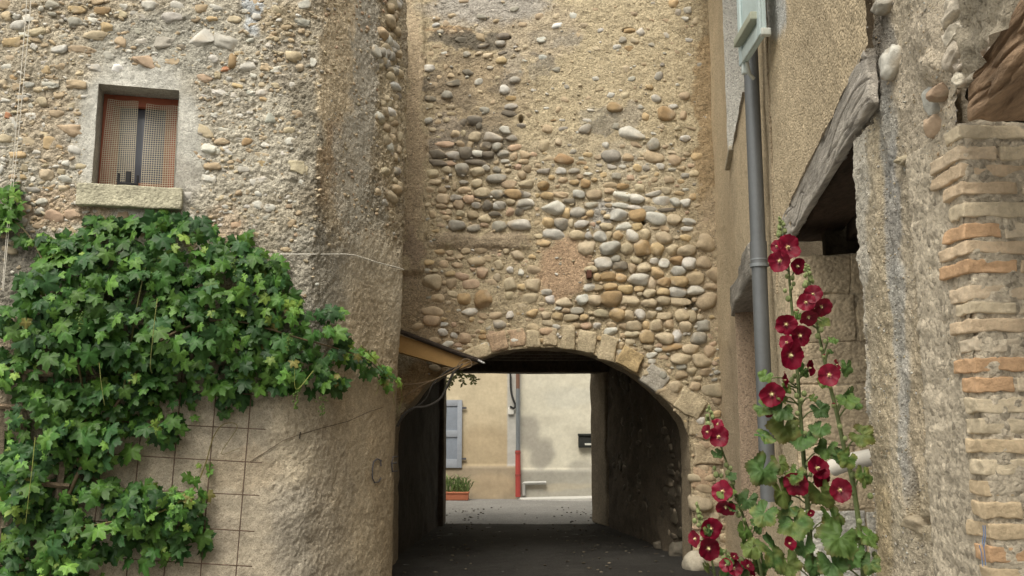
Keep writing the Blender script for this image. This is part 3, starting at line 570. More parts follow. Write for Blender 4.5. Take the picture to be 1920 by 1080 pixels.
# ropes and wires
acc = Acc(); tube(acc, [onleft(x, y, .03) for x, y in [(330, 474), (370, 479), (440, 480), (512, 478), (580, 478), (640, 477), (660, 479), (700, 492), (740, 502), (752, 506)]], .0055, (.62, .60, .54), 6)
tag(acc.build('cord', M_plain), 'pale cord running from the vine to the house corner', 'cord')
for dx_, lab in ((0, 'left strand of thin vertical rope beside the small window'), (8, 'right strand of thin vertical rope beside the small window')):
    acc = Acc(); pts = spline([LW(x+dx_*(1-.7*(y/540)), y, .10) for x, y in [(52, -60), (49, 20), (40, 130), (26, 290), (14, 420), (4, 545)]], 5)
    tube(acc, pts, .003, (.55, .52, .46), 5); tag(acc.build('rope', M_plain), lab, 'rope', 'ropes hanging from the eaves')
acc = Acc(); tube(acc, [onleft(x, y, .012) for x, y in [(468, 866), (500, 846), (530, 826), (560, 815), (600, 803), (650, 790), (690, 772), (715, 764)]], .003, (.12, .09, .06), 5)
p_ = onleft(560, 817, .02); tube(acc, [p_+np.array([0, 0, -.025]), p_, p_+np.array([0.005, 0, .03])], .006, (.05, .04, .03), 5)
tag(acc.build('wire', M_iron), 'thin dark wire from the mesh trellis across the plaster', 'wire')
# ================================================================== TRELLIS
acc = Acc(); ru = (.10, .065, .045)
def tv(pts, off=.05, r=.0045): tube(acc, [onleft(x, y, off) if y > 650 and x > 5 else LW(x, y, off) for x, y in pts], r, ru, 6)
for (x0, y0), (x1, y1) in (((474, 705), (440, 1110)), ((409, 700), (374, 1110)), ((343, 700), (306, 1110)), ((275, 720), (236, 1110)), ((208, 730), (165, 1110)), ((140, 740), (96, 1110))):
    tv([(x0, y0), ((x0+x1)/2, (y0+y1)/2), (x1, y1)])
for (x0, y0), (x1, y1) in (((130, 722), (503, 741)), ((125, 784), (497, 805)), ((120, 845), (491, 867)), ((112, 908), (486, 928)), ((104, 970), (477, 995)), ((98, 1036), (473, 1060))):
    tv([(x0, y0), ((x0+x1)/2, (y0+y1)/2+1), (x1, y1)], .058)
mesh_t = tag(acc.build('mesh_trellis', M_iron), 'rusty steel wire mesh trellis fixed on the plaster under the vine', 'trellis')
tw = thing('wooden_trellis', 'grey wooden slat trellis behind the vine at lower left', 'trellis')
acc = Acc()
for (x0, y0, x1, y1, r_) in ((48, 690, 30, 1110, .028), (118, 840, 92, 1110, .028), (4, 760, -8, 1110, .024)):
    acc = Acc(); tube(acc, [LW(x0, y0, .09), LW(x1, y1, .09)], r_, (.22, .18, .13), 4); acc.build('upright', M_wood, tw, False)
acc = Acc()
for (x0, y0, x1, y1) in ((-20, 690, 100, 702), (-20, 760, 130, 770), (80, 850, 150, 860), (60, 905, 130, 912), (-20, 1058, 60, 1066)):
    acc = Acc(); tube(acc, [LW(x0, y0, .12), LW(x1, y1, .12)], .02, (.25, .19, .13), 4); acc.build('slat', M_wood, tw, False)
# ================================================================== VINE
def leafshape():
    lob = [(90, 1.0, 30), (31, .90, 29), (149, .90, 29), (-32, .74, 28), (212, .74, 28)]; out = []
    N_ = 38
    for i in range(N_):
        th = -76+i*332/(N_-1); r = .64
        for a, R, wd in lob: r = max(r, R*math.exp(-((th-a)/wd/1.2)**2)+.10*math.exp(-((th-a)/40)**2))
        r *= 1.0+(.07 if i % 2 else -.07)
        out.append((r*math.cos(math.radians(th)), r*math.sin(math.radians(th))))
    return np.array(out)
LS = leafshape(); NL = len(LS)
LF = [(0, 1+i, 2+i) for i in range(NL-1)]
LV0 = np.vstack([[0, 0], LS]); 
LMID = LS*.5
def leaf(acc, p, nrm, upv, s, col, r_, fold=.25, droop=.35):
    n = unit(nrm); y = unit(np.array(upv)-n*np.dot(upv, n)); x = np.cross(y, n)
    L_ = np.vstack([[0, 0], LMID, LS]); rad = np.hypot(L_[:, 0], L_[:, 1])
    z = -fold*np.abs(L_[:, 0])*.6-droop*np.maximum(L_[:, 1], 0)**2*.5-.12*rad**2
    ang = np.arctan2(L_[:, 1], L_[:, 0]); z = z+.07*rad*np.cos(ang*5+r_.uniform(0, 6))+.05*np.cos(ang*9+r_.uniform(0, 6))*rad**2
    V_ = p+s*(L_[:, :1]*x+L_[:, 1:]*y+z[:, None]*n)
    f3 = [(0, 1+i, 2+i) for i in range(NL-1)]; f4 = [(1+i, 1+NL+i, 2+NL+i, 2+i) for i in range(NL-1)]
    cc = np.tile(np.array(col), (len(V_), 1)); cc = cc*(1+.10*np.cos(ang*5-math.pi/2))[:, None]; cc[0] *= 1.35
    k = acc.n; acc.add(V_, f3, cc)
    acc.f.append((np.array(f4)+k, 0))
vine = thing('grape_vine', 'big leafy grape vine spreading over the plaster below the small window', 'vine')
acc = Acc(); rv = random.Random(21)
tipc = [(.13, .25, .045), (.10, .22, .04), (.17, .26, .05), (.17, .16, .045)]
# clumps: cx, cy, rx, ry, n, depth(out from wall), young
CL = [(290, 470, 190, 62, 190, .30, .15), (200, 540, 170, 90, 210, .42, .1), (395, 540, 135, 80, 200, .42, .15), (110, 600, 110, 90, 150, .36, .15), (300, 620, 220, 75, 230, .5, .06),
      (490, 600, 85, 70, 110, .36, .2), (180, 680, 150, 70, 130, .42, .1), (350, 690, 120, 55, 80, .36, .1), (500, 690, 90, 42, 70, .34, .25), (580, 650, 55, 40, 56, .26, .3), (590, 715, 42, 22, 26, .18, .1), (650, 672, 36, 18, 22, .16, .7), (555, 700, 55, 30, 36, .36, .3),
      (430, 745, 30, 40, 24, .15, .0), (150, 770, 90, 80, 120, .34, .15), (70, 810, 60, 90, 90, .36, .15), (180, 830, 70, 50, 70, .28, .3), (295, 800, 55, 28, 34, .28, .3), (285, 730, 70, 40, 40, .26, .1), (310, 770, 60, 50, 22, .12, 0), (50, 900, 55, 80, 80, .34, .2),
      (25, 930, 40, 50, 40, .36, .8), (200, 960, 130, 60, 130, .32, .1), (300, 960, 80, 50, 80, .34, .25), (350, 925, 42, 35, 34, .26, .7), (335, 1000, 50, 30, 34, .24, .4), (100, 1030, 100, 60, 110, .34, .15), (270, 1030, 90, 30, 34, .2, .2), (30, 1050, 60, 50, 60, .36, .3), (105, 1065, 50, 25, 30, .4, .9), (120, 905, 50, 40, 16, .1, .1),
      (20, 620, 50, 60, 50, .36, .15), (25, 700, 45, 30, 34, .32, .4), (15, 800, 30, 30, 10, .1, .2), (18, 380, 26, 36, 30, .14, .6), (14, 425, 26, 22, 16, .14, .7), (70, 450, 36, 14, 16, .14, .6), (115, 458, 40, 26, 34, .2, .5), (105, 470, 30, 20, 20, .2, .5), (190, 425, 30, 18, 22, .16, .3), (295, 410, 26, 18, 18, .14, .3), (330, 420, 30, 16, 14, .12, .3), (230, 422, 26, 12, 12, .12, .3), (480, 488, 50, 28, 36, .24, .5),
      (545, 580, 22, 24, 16, .2, .8), (598, 590, 20, 14, 10, .18, .2), (690, 690, 20, 10, 9, .1, 1.0), (520, 520, 20, 40, 18, .16, .2), (520, 690, 40, 22, 20, .38, .4), (700, 700, 30, 12, 14, .1, 1.0), (725, 717, 20, 8, 8, .06, 1.0), (382, 885, 14, 18, 6, .06, .9)]
def vpos(x, y, off):
    if x < 560 : return LW(x, y, off)
    return onleft(x, y, off)
for cx, cy, rx, ry, n_, dep, young in CL:
    for i in range(int(n_*.72)):
        a = rv.uniform(0, 6.283); q = math.sqrt(rv.random())*(1 if rv.random() > .09 else 1.28); x = cx+rx*q*math.cos(a)*1.0; y = cy+ry*q*math.sin(a)
        bul = math.sqrt(max(0, 1-q*q)); off = .03+dep*bul*rv.uniform(.25, 1.0)
        p = vpos(x, y, off)
        n = np.array([rv.gauss(.12, .6), -1.0, rv.gauss(.5, .55)]); up = np.array([rv.gauss(0, .7), 0, -1.])
        s_ = rv.choice([.045, .06, .072, .084, .098])*rv.uniform(.85, 1.1)
        if rv.random() < young*(.35+.65*(off/(dep+.03))):
            c = np.array(rv.choice(tipc[:3] if rv.random() < .93 else tipc[3:])); s_ *= .68
        else:
            c = np.array(rv.choice([(.030, .088, .018), (.042, .112, .020), (.056, .135, .022), (.028, .078, .024), (.08, .17, .028)]))
        c = c*rv.uniform(.72, 1.45)
        leaf(acc, p, n, up, s_, c, rv)
acc.build('foliage', M_leaf, vine)
acc = Acc()
def stem(pts, r0, r1, col, off=.12):
    P_ = spline([vpos(x, y, o) for x, y, o in pts], 6); tube(acc, P_, np.linspace(r0, r1, len(P_)), col, 6)
stem([(60, 1140, .05), (100, 1000, .1), (160, 860, .1), (230, 740, .15), (300, 640, .2), (420, 600, .2), (560, 640, .2), (650, 670, .15), (700, 700, .1)], .018, .003, (.16, .12, .07))
stem([(165, 860, .1), (150, 700, .2), (110, 560, .2), (60, 450, .1), (15, 400, .08), (20, 350, .06)], .01, .002, (.16, .13, .06))
stem([(230, 740, .15), (260, 560, .2), (290, 440, .12), (300, 395, .1)], .008, .002, (.14, .15, .05))
stem([(100, 1000, .15), (200, 980, .2), (300, 960, .2), (360, 920, .1), (385, 870, .06), (400, 820, .06), (420, 795, .06), (445, 800, .06), (415, 850, .08), (450, 840, .05)], .008, .0015, (.2, .17, .06))
stem([(640, 650, .2), (680, 680, .15), (715, 708, .08), (738, 722, .05), (744, 745, .05), (738, 770, .05)], .005, .0012, (.3, .33, .08))
stem([(715, 708, .08), (735, 715, .06), (728, 745, .05), (736, 775, .05)], .003, .001, (.3, .33, .08))
stem([(560, 700, .42), (556, 730, .42), (552, 690, .43)], .003, .001, (.35, .38, .1)); stem([(690, 700, .1), (694, 730, .08), (692, 742, .06)], .002, .001, (.35, .38, .1))
stem([(295, 560, .55), (290, 600, .55), (282, 680, .5), (285, 700, .45)], .003, .0015, (.28, .3, .1)); stem([(186, 680, .5), (190, 720, .48), (196, 760, .45)], .003, .0015, (.28, .3, .1)); stem([(66, 820, .45), (60, 880, .45), (54, 930, .42), (48, 980, .4)], .003, .0015, (.32, .36, .1))
acc.build('stem', M_leaf, vine)
acc = Acc()
for gx, gy, o_ in ((440, 495, .36), (150, 595, .45), (540, 635, .42), (578, 755, .2), (555, 745, .3)):
    acc = Acc() if acc is None else acc
    for i in range(34):
        t = rv.random(); x = gx+rv.gauss(0, 5*(1-t*.7)); y = gy+t*34-10; p = vpos(x, y, o_+rv.gauss(0, .01))
        v_, f_ = IC[1]; acc.add(p+v_*.0065, f_, (.10, .17, .035))
    acc.build('grape_cluster', M_leaf, vine); acc = None
# ================================================================== ochre soffit board, cables and twig at the left of the arch
acc = Acc()
bq = [at(735, 648, 9.9), at(905, 683, 10.25)]
d_ = unit(bq[1]-bq[0]); fb = Fr(bq[0], d_, unit(np.cross(d_, [0, 1, 0])*-1), (0, -1, 0))
if fb.v[2] < 0: fb.v = -fb.v
Lb = np.linalg.norm(bq[1]-bq[0])
Vb = []
def quadprism(acc, pts, y0, y1, col):
    a = [at(x, y, y0) for x, y in pts]; b = [q+np.array([0, y1-y0, 0]) for q in a]; n_ = len(a)
    acc.add(np.array(a+b), [tuple(range(n_))][::1] if n_ == 4 else [], col) if n_ == 4 else None
    acc.add(np.array(a+b), [(i, (i+1) % n_, (i+1) % n_+n_, i+n_) for i in range(n_)], col)
quadprism(acc, [(730, 622), (898, 676), (860, 692), (730, 655)], 10.05, 10.38, (.36, .215, .075))
canopy = thing('lean_to_canopy', 'ochre painted board with dark edge beside the arch top left', 'board')
acc.build('soffit_board', M_paint, canopy, False)
acc = Acc(); tube(acc, [at(730, 614, 10.02), at(860, 663, 10.02), at(903, 678, 10.02)], .03, (.05, .038, .03), 6); tube(acc, [at(896, 675, 9.98), at(908, 681, 9.98)], .012, (.6, .6, .6), 6); acc.build('edge_strip', M_wood, canopy)
acc = Acc()
for pts, r_ in (([(745, 800), (757, 778), (775, 765), (800, 762), (825, 748), (838, 725), (850, 700), (868, 682)], .014), ([(752, 780), (780, 764), (800, 745), (812, 720), (835, 698), (860, 686)], .007)):
    tube(acc, spline([at(x, y, 9.92) for x, y in pts], 6), r_, (.055, .05, .045), 7)
tag(acc.build('cable', M_plain), 'black cable looping down beside the ochre board at the arch', 'cable')
acc = Acc()
for pts, r_ in (([(738, 720), (770, 720), (805, 715), (840, 700), (866, 685), (880, 678)], .006), ([(735, 752), (760, 742), (800, 718), (845, 698), (862, 680), (872, 673), (882, 676), (884, 686), (876, 690)], .005)):
    tube(acc, spline([at(x, y, 9.85) for x, y in pts], 6), r_, (.22, .16, .10), 5)
tag(acc.build('wire', M_iron), 'thin brown wire curling at the end of the ochre board', 'wire')
tw_ = thing('hanging_twig', 'small leafy twig hanging across the lit end of passage', 'twig')
acc = Acc(); lf = Acc()
for pts in ([(866, 690), (858, 700), (850, 708), (844, 722)], [(862, 698), (872, 704), (884, 702), (893, 712)], [(860, 698), (866, 710), (868, 720)], [(878, 700), (886, 708), (888, 718)], [(852, 704), (842, 712), (840, 728)]):
    P_ = spline([at(x, y, 10.1) for x, y in pts], 4); tube(acc, P_, .003, (.06, .05, .03), 4)
    for q in P_[2:]:
        for s2 in (-1, 1):
            dv = unit([s2*rv.uniform(.4, 1), rv.uniform(-.4, .4), rv.uniform(-1, .2)]); sd = unit(np.cross(dv, [0, 1, 0.2]))
            l_ = rv.uniform(.035, .055); lf.add([q, q+dv*l_*.5+sd*.011, q+dv*l_, q+dv*l_*.5-sd*.011], [(0, 1, 2, 3)], (.09, .10, .035))
acc.build('stem', M_leaf, tw_); lf.build('foliage', M_leaf, tw_)
# ================================================================== RIGHT HOUSE
dR_ = unit((.185, 1, 0)); nR = unit((-1, .185, 0))
FR = Fr((.557, 0, 0), dR_, (0, 0, 1), nR); sc_ = math.hypot(.185, 1)   # a = Y*sc_
right_house = thing('rendered_house', 'tall sand coloured rendered house on the right with timber lintels', 'house')
acc = Acc()
ya = [2.45]
while ya[-1] < 10.75: ya.append(ya[-1]+.0032*ya[-1])
ya = np.array(ya); zs = np.concatenate([np.arange(-.1, 3.3, .0125), np.arange(3.3, 7.2, .02)])
HOLES = [(2.3, 4.39, -1, 2.66), (6.3, 8.55, -1, 2.66), (6.7, 8.8, 4.12, 9)]
for a0, a1, b0, b1 in HOLES:
    for q in (a0, a1):
        if q > 3: ya[np.argmin(abs(ya-q))] = q
    for q in (b0, b1):
        if 0 < q < 7: zs[np.argmin(abs(zs-q))] = q
A, B = np.meshgrid(ya*sc_, zs, indexing='ij'); V = FR.pt(A, B, 0*A)
Vr = V.copy()
px, py = proj(V)
D = fbm(V, 1.5, 3, 50)*.02+fbm(V, 14, 4, 51)*.007+fbm(V, 70, 2, 52)*.003
D = D+ss(9.6, 10.6, V[..., 1])*.10*(1-.0*px)
V = V+nR*D[..., None]
rb = [(1520, 200, 240, 300, (.60, .49, .335), .9), (1360, 200, 20, 400, (.52, .43, .30), .8), (1452, 20, 20, 55, (.62, .63, .62), .9), (1437, 260, 6, 230, (.38, .30, .2), .6), (1400, 800, 50, 250, (.48, .39, .28), .8), (1460, 800, 60, 300, (.52, .43, .3), .6), (1425, 940, 22, 12, (.62, .6, .56), .8)]
mask = np.ones(A.shape, bool)
for a0, a1, b0, b1 in HOLES: mask &= ~((ya[:, None] >= a0-1e-6) & (ya[:, None] < a1-1e-6) & (zs[None] >= b0-1e-6) & (zs[None] < b1-1e-6))
mask &= ~((V[..., 1] < 2.9) & (px > 1642+py*.078+10*noise(V*np.array([0, 1, 1]), 5, 74)))
add_grid(acc, V, paint(V, (.55, .45, .31), rb, 6, 5, 60), 0, mask)
def rev(y0, z0, y1, z1, depth, col, st=24, mi=0):
    A_ = np.linspace(0, 1, st)[:, None]*np.ones((1, st)); D_ = np.ones((st, 1))*np.linspace(.02, -depth, st)[None]
    V2 = FR.pt((y0+(y1-y0)*A_)*sc_, z0+(z1-z0)*A_, D_); V2 = V2+.008*np.stack([fbm(V2, 9, 3, 4), fbm(V2, 9, 3, 5), fbm(V2, 9, 3, 6)], -1)
    add_grid(acc, V2, np.tile(col, (st*st, 1)), mi)
rev(8.55, -.1, 8.55, 2.66, .3, (.38, .29, .21)); rev(6.3, 2.66, 8.55, 2.66, .3, (.3, .24, .18)); rev(8.8, 4.12, 8.8, 7.1, .25, (.60, .58, .53), 40); rev(6.7, 4.12, 8.8, 4.12, .25, (.4, .36, .3)); rev(6.3, -.1, 6.3, 2.66, .3, (.38, .29, .21))
acc.build('wall', [M_render], right_house)
# near pier surface
acc = Acc()
yn = np.arange(2.062, 2.79, .0052); zs = np.arange(-.1, 4.2, .0066)
Yg, Zg = np.meshgrid(yn, zs, indexing='ij')
Xl = 1.052+(Yg-2.05)*(.036/.82)
V = np.stack([Xl, Yg, Zg], -1); nn = unit((-1, .05, 0)); px, py = proj(V)
D = fbm(V, 3, 3, 70)*.016+fbm(V, 13, 4, 71)*.010-np.abs(fbm(V, 40, 3, 72))*.010+fbm(V, 110, 2, 73)*.003
ck = 1632+(py)*.078+10*noise(V*np.array([0, 1, 1]), 5, 74)
g = np.exp(-((px-ck)/9)**2); D = D-g*.028
g2 = np.exp(-((px-(ck+16))/10)**2); D = D+g2*.008*(1+fbm(V, 20, 3, 75))
D = D-.05*np.exp(-(((px-1712)/14)**2+((py-935)/45)**2)**2)-.03*np.exp(-(((py-978)/6)**2))*ss(1690, 1700, px)*(1-ss(1770, 1790, px))
D = D+.03*np.exp(-(((px-1752)/30)**2+((py-75)/85)**2)**2)*(1+.9*fbm(V, 9, 3, 66))+.02*np.exp(-(((px-1765)/22)**2+((py-130)/30)**2)**2)
V = V+nn*D[..., None]
nb = [(1615, 500, 30, 700, (.64, .60, .52), .9), (1650, 520, 24, 700, (.58, .49, .35), .8), (1655, 120, 26, 120, (.36, .34, .31), .85), (1666, 250, 15, 120, (.40, .39, .36), .8), (1673, 400, 15, 150, (.45, .44, .42), .8), (1684, 600, 13, 120, (.47, .465, .44), .75), (1697, 780, 12, 130, (.49, .48, .455), .75), (1704, 900, 14, 60, (.34, .32, .29), .6),
      (1760, 150, 90, 160, (.60, .52, .41), .8), (1725, 700, 16, 240, (.57, .47, .33), .6), (1740, 960, 40, 60, (.55, .46, .32), .6), (1755, 450, 50, 200, (.58, .50, .38), .6), (1770, 570, 30, 60, (.48, .40, .29), .4), (1650, 1000, 26, 100, (.56, .45, .28), .7), (1615, 980, 30, 120, (.58, .54, .46), .8)]
mk = ~((V[..., 2] > 2.48) & (px < ck-10))
add_grid(acc, V, paint(V, (.59, .51, .39), nb, 7, 9, 80), 0, mk)
NPX, NPY = proj(V); NV = V
# return face of the near jamb into opening
A_, B_ = np.meshgrid(np.linspace(0, .5, 20), np.arange(-.1, 2.8, .03), indexing='ij'); V2 = np.stack([1.088+A_, 2.782-.1*A_, B_], -1); add_grid(acc, V2, np.tile((.48, .43, .36), (V2.shape[0]*V2.shape[1], 1)), 0)
# above the near beam
yn = np.arange(.5, 2.10, .010); zs = np.arange(2.37, 4.2, .010); Yg, Zg = np.meshgrid(yn, zs, indexing='ij')
Vx = np.stack([1.052+.188*(Yg-2.05), Yg, Zg], -1); Dx = .03+fbm(Vx, 5, 4, 90)*.05+fbm(Vx, 16, 3, 91)*.03-np.abs(fbm(Vx, 11, 3, 92))*.06
Dx = Dx*(1-ss(1.9, 2.07, Yg))+.004
add_grid(acc, Vx+nn*Dx[..., None], np.tile((.56, .49, .38), (Vx.shape[0]*Vx.shape[1], 1)), 0)
# embedded stones
def near_at(x, y):
    d = (NPX-x)**2+(NPY-y)**2; i = np.unravel_index(np.argmin(d), d.shape); return NV[i]
FN = Fr((0, 0, 0), unit((.05, 1, 0)), (0, 0, 1), nn)
for x, y, w_, h_, k, pr in ((1675, 122, .115, .105, 'w', .5), (1772, 172, .05, .045, 'p', .7), (1753, 190, .05, .08, 'w', .3), (1755, 232, .05, .07, 'p', .2), (1700, 300, .05, .03, 'b', .3), (1722, 980, .16, .05, 'b', .4), (1668, 8, .06, .05, 'g', .7)):
    p = near_at(x, y); a, b, c = FN.loc(p); cobble(acc, FN, (a, b, c), w_, h_, k, rr.uniform(-10, 10), pr, .035, 3, .2)
for _ in range(1100):
    x = rr.uniform(1605, 1800); y = rr.uniform(0, 1075); p = near_at(x, y); a, b, c = FN.loc(p); s_ = rr.uniform(.002, .007)
    cobble(acc, FN, (a, b, c), s_*1.7, s_, rr.choice('bbtwgg'), rr.uniform(-40, 40), .4, s_*.5, 1)
acc.build('pier_plaster', [M_plaster, M_stone], right_house)
# bricks
acc = Acc()
CY = [247, 285, 319, 352, 392, 431, 463, 498, 547, 577, 610, 647, 683, 721, 760, 799, 836, 877, 916, 957, 997, 1041, 1078]
YB = 2.05; rb_ = random.Random(5)
Fbk = Fr((1.05, YB, 0), (1, .06, 0), (0, 0, 1), (0, -1, 0))
zc = [at(1840, y, YB)[2] for y in CY]
step = zc[0]-zc[1]; 
while zc[-1] > .05: zc.append(zc[-1]-.046)
for i, z in enumerate(zc):
    hh = .5*(abs(zc[max(i-1, 0)]-z) if i else .045)*.72; hh = min(hh, .0172)
    cut = rb_.uniform(.06, .13) if i % 2 else rb_.uniform(.14, .24)
    for k, (a0, a1) in enumerate(((-.008, cut), (cut+.008, .36), (.368, .7))):
        if i < len(CY) and CY[i] in (431, 498, 683, 721, 957, 1041) and k == 0: c = (.58, .38, .23)
        else: c = rb_.choice([(.64, .52, .38), (.66, .56, .42), (.61, .52, .38), (.62, .53, .41), (.60, .47, .33)])
        if i > 15 and rb_.random() < .5: c = (.58, .46, .31)
        dp = rb_.choice([.07, .09, .11, .14] if i < 8 else [.045, .06, .07, .10]) if k == 0 else .1
        if i in (1, 2): dp = .15
        rbox(acc, Fbk, (a0+rb_.uniform(0, .006), z-hh, -dp), (a1, z+hh, rb_.uniform(-.002, .004)), c, .0035, 9, .0065, 30, i*7+k+50, cvar=.22)
acc.build('brick_jamb', M_brick, right_house)
acc = Acc(); rbox(acc, Fbk, (.004, 0, -.3), (.7, zc[0]+.03, -.0015), (.64, .56, .44), .01, (60, 300, 10), .010, 34, 44)
acc.build('brick_mortar', M_mortar, right_house)
acc = Acc()
for pts in ([(1843, 985), (1845, 1000), (1842, 1015), (1846, 1035), (1848, 1060)], [(1847, 985), (1848, 1005), (1845, 1025)], [(1836, 1022), (1840, 1035), (1843, 1062)]):
    tube(acc, [at(x, y, YB-.008) for x, y in pts], .0012, (.16, .22, .36), 4)
acc.build('blue_paint_streak', M_plain, right_house)
# near heavy beam
acc = Acc()
z0 = at(1845, 226, 1.97)[2]; 
rbox(acc, Fbk, (.035, zc[0]+.02, -.30), (.14, zc[0]+.19, -.05), (.50, .43, .33), .01, 8, .01, 12, 9)
fbm_ = Fr((1.055, 1.995, z0), unit((-.188, -1, 0.0)), (0, 0, 1), unit((-1, .188, 0)))
rbox(acc, fbm_, (0, 0.0, -.28), (1.5, .125, .012), (.33, .225, .145), .014, (170, 26, 20), .022, 9, 5, asc=(.35, 1, 1), cvar=.35)
vv = acc.v; loc_ = [np.stack(fbm_.loc(q), -1) for q in vv]
for i_, L_ in enumerate(loc_):
    cr = np.abs(fbm(L_*np.array([3.0, 26, 26]), 1, 3, 8)); vv[i_] = vv[i_]-unit(fbm_.n-.6*fbm_.v)*(np.exp(-(cr/.07)**2)*.016)[:, None]
b_ = acc.build('beam', M_woodb, right_house)
bs = Acc()
for q_, (x_, y_, w_, h_) in enumerate(((1905, 20, .10, .06), (1893, 62, .085, .05), (1862, 92, .07, .06), (1838, 118, .05, .045), (1822, 148, .03, .05))):
    pq = at(x_, y_, 1.98); cobble(bs, FN, (FN.loc(pq-np.array([.0, 0, 0]))[0], pq[2], FN.loc(np.array([1.05, 2.0, 0]))[2]), w_, h_, (.60, .54, .45), -25, .7, .035, 3, .3, 0, boxy=.6)
bs.build('packing_stone', M_block, right_house)
b_['label'] = 'rough split brown timber beam end above the thin bricks'
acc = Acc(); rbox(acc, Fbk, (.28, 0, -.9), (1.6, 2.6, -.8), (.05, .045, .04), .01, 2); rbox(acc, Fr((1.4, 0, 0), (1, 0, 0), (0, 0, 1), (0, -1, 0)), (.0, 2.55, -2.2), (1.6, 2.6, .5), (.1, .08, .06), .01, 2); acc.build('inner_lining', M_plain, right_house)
# opening 1: lintel, reveal, room
acc = Acc()
rbox(acc, FR, (2.5*sc_, 2.505, -.035), (5.05*sc_, 2.668, -.004), (.50, .46, .41), .006, (260, 40, 4), .010, 5, 7, asc=(.3, 1, 1), cvar=.35)
vv = acc.v
for i_ in range(len(vv)):
    L_ = np.stack(FR.loc(vv[i_]), -1); wv_ = L_*np.array([1.6, 24, 20]); wv_[..., 1] += 2.5*fbm(L_, 1.7, 2, 5)
    cr = np.abs(fbm(wv_, 1, 2, 8)); vv[i_] = vv[i_]-FR.n*(np.exp(-(cr/.05)**2)*.007)[:, None]+FR.n*(.002*noise(wv_, 2.2, 4))[:, None]
    acc.c[i_] = acc.c[i_]*(1-.45*np.exp(-(cr/.05)**2))[:, None]
l_ = acc.build('lintel', M_wood, right_house); l_['label'] = 'long weathered grey timber lintel over the open doorway'
acc = Acc()
a_far = 4.39*sc_; rvl = Fr(FR.pt(a_far, 0, 0), -nR, (0, 0, 1), -dR_)
zz = -.05; k = 0; rw = random.Random(9)
for h_ in (.33, .3, .34, .27, .30, .29, .20, .23, .2):
    a = -.01; first = True
    while a < 1.3:
        w_ = rw.uniform(.3, .6) if not first else rw.uniform(.25, .5); first = False
        t = (.52, .42, .29) if zz > .95 else (.48, .45, .39); t = np.array(t)*rw.uniform(.94, 1.05)
        if rw.random() < .25 and zz < 1.1: t = np.array((.52, .50, .45))
        rbox(acc, rvl, (a, zz+.004, -.2), (a+w_-.008, zz+h_-.002, rw.uniform(0, .006)), t, .008, 9, .012, 8, k+90, cvar=.2); a += w_; k += 1
    zz += h_
rbox(acc, rvl, (.02, -.1, -.3), (1.35, zz, -.005), (.46, .38, .27), .01, 10, .01, 9, 3)
acc.build('door_reveal', M_block, right_house)
acc = Acc()
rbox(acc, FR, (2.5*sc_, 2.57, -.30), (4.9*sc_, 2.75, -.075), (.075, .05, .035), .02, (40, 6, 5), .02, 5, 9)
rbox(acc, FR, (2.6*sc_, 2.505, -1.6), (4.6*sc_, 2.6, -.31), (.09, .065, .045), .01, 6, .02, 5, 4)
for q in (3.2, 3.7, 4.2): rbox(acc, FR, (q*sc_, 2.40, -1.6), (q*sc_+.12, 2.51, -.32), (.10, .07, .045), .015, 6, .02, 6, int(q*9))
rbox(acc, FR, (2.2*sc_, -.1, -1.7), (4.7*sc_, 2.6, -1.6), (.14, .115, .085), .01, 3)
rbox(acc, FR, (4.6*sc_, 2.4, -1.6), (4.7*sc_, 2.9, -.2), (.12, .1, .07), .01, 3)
acc.build('room_ceiling', M_woodb, right_house)
acc = Acc(); tube(acc, [at(1560, 878, 3.95)+np.array([0, 0, 0]), at(1590, 866, 3.9), at(1660, 852, 3.85)], .036, (.66, .62, .55), 14)
tag(acc.build('pipe_stub', M_paint), 'cream plastic pipe lying across the doorway behind the hollyhocks', 'pipe')
# second doorway: lintel, door
acc = Acc(); rbox(acc, FR, (6.35*sc_, 2.63, -.28), (8.9*sc_, 2.87, .045), (.30, .28, .25), .02, (70, 10, 8), .03, 5, 17, asc=(.3, 1, 1), cvar=.3)
acc.build('lintel', M_wood, right_house)['label'] = 'short grey timber lintel half hidden by the drainpipe'
acc = Acc(); rbox(acc, FR, (6.3*sc_, -.1, -.36), (8.6*sc_, 2.7, -.28), (.42, .31, .22), .01, 4, .01, 6, 3)
for q in range(6): rbox(acc, FR, ((6.35+q*.36)*sc_, -.05, -.285), ((6.35+q*.36+.35)*sc_, 1.55, -.262), (.36, .35, .33), .006, 3, .004, 8, q)
acc.build('door', M_smooth, right_house)
# upper window of the right house
acc = Acc(); rbox(acc, FR, (8.15*sc_, 4.10, -.16), (8.85*sc_, 4.145, .05), (.46, .41, .32), .01, 5, .006, 9, 4); w2 = acc.build('window_sill', M_block, right_house)
acc = Acc()
for (a0, a1, b0, b1) in ((6.7, 6.8, 4.125, 7.1), (8.7, 8.8, 4.125, 7.1), (7.7, 7.8, 4.125, 7.1), (6.8, 8.7, 4.125, 4.22)): rbox(acc, FR, (a0*sc_, b0, -.25), (a1*sc_, b1, -.19), (.58, .58, .54), .006, 3)
w3 = acc.build('window', M_paint, right_house)
acc = Acc(); rbox(acc, FR, (6.7*sc_, 4.12, -.262), (8.8*sc_, 7.1, -.252), (.05, .06, .07), .001, 1); acc.build('pane', M_glass, w3)
acc = Acc(); rbox(acc, FR, (1*sc_, 7.15, -4), (11.2*sc_, 7.3, .25), (.3, .17, .11), .02, 3); acc.build('roof', M_plain, right_house)
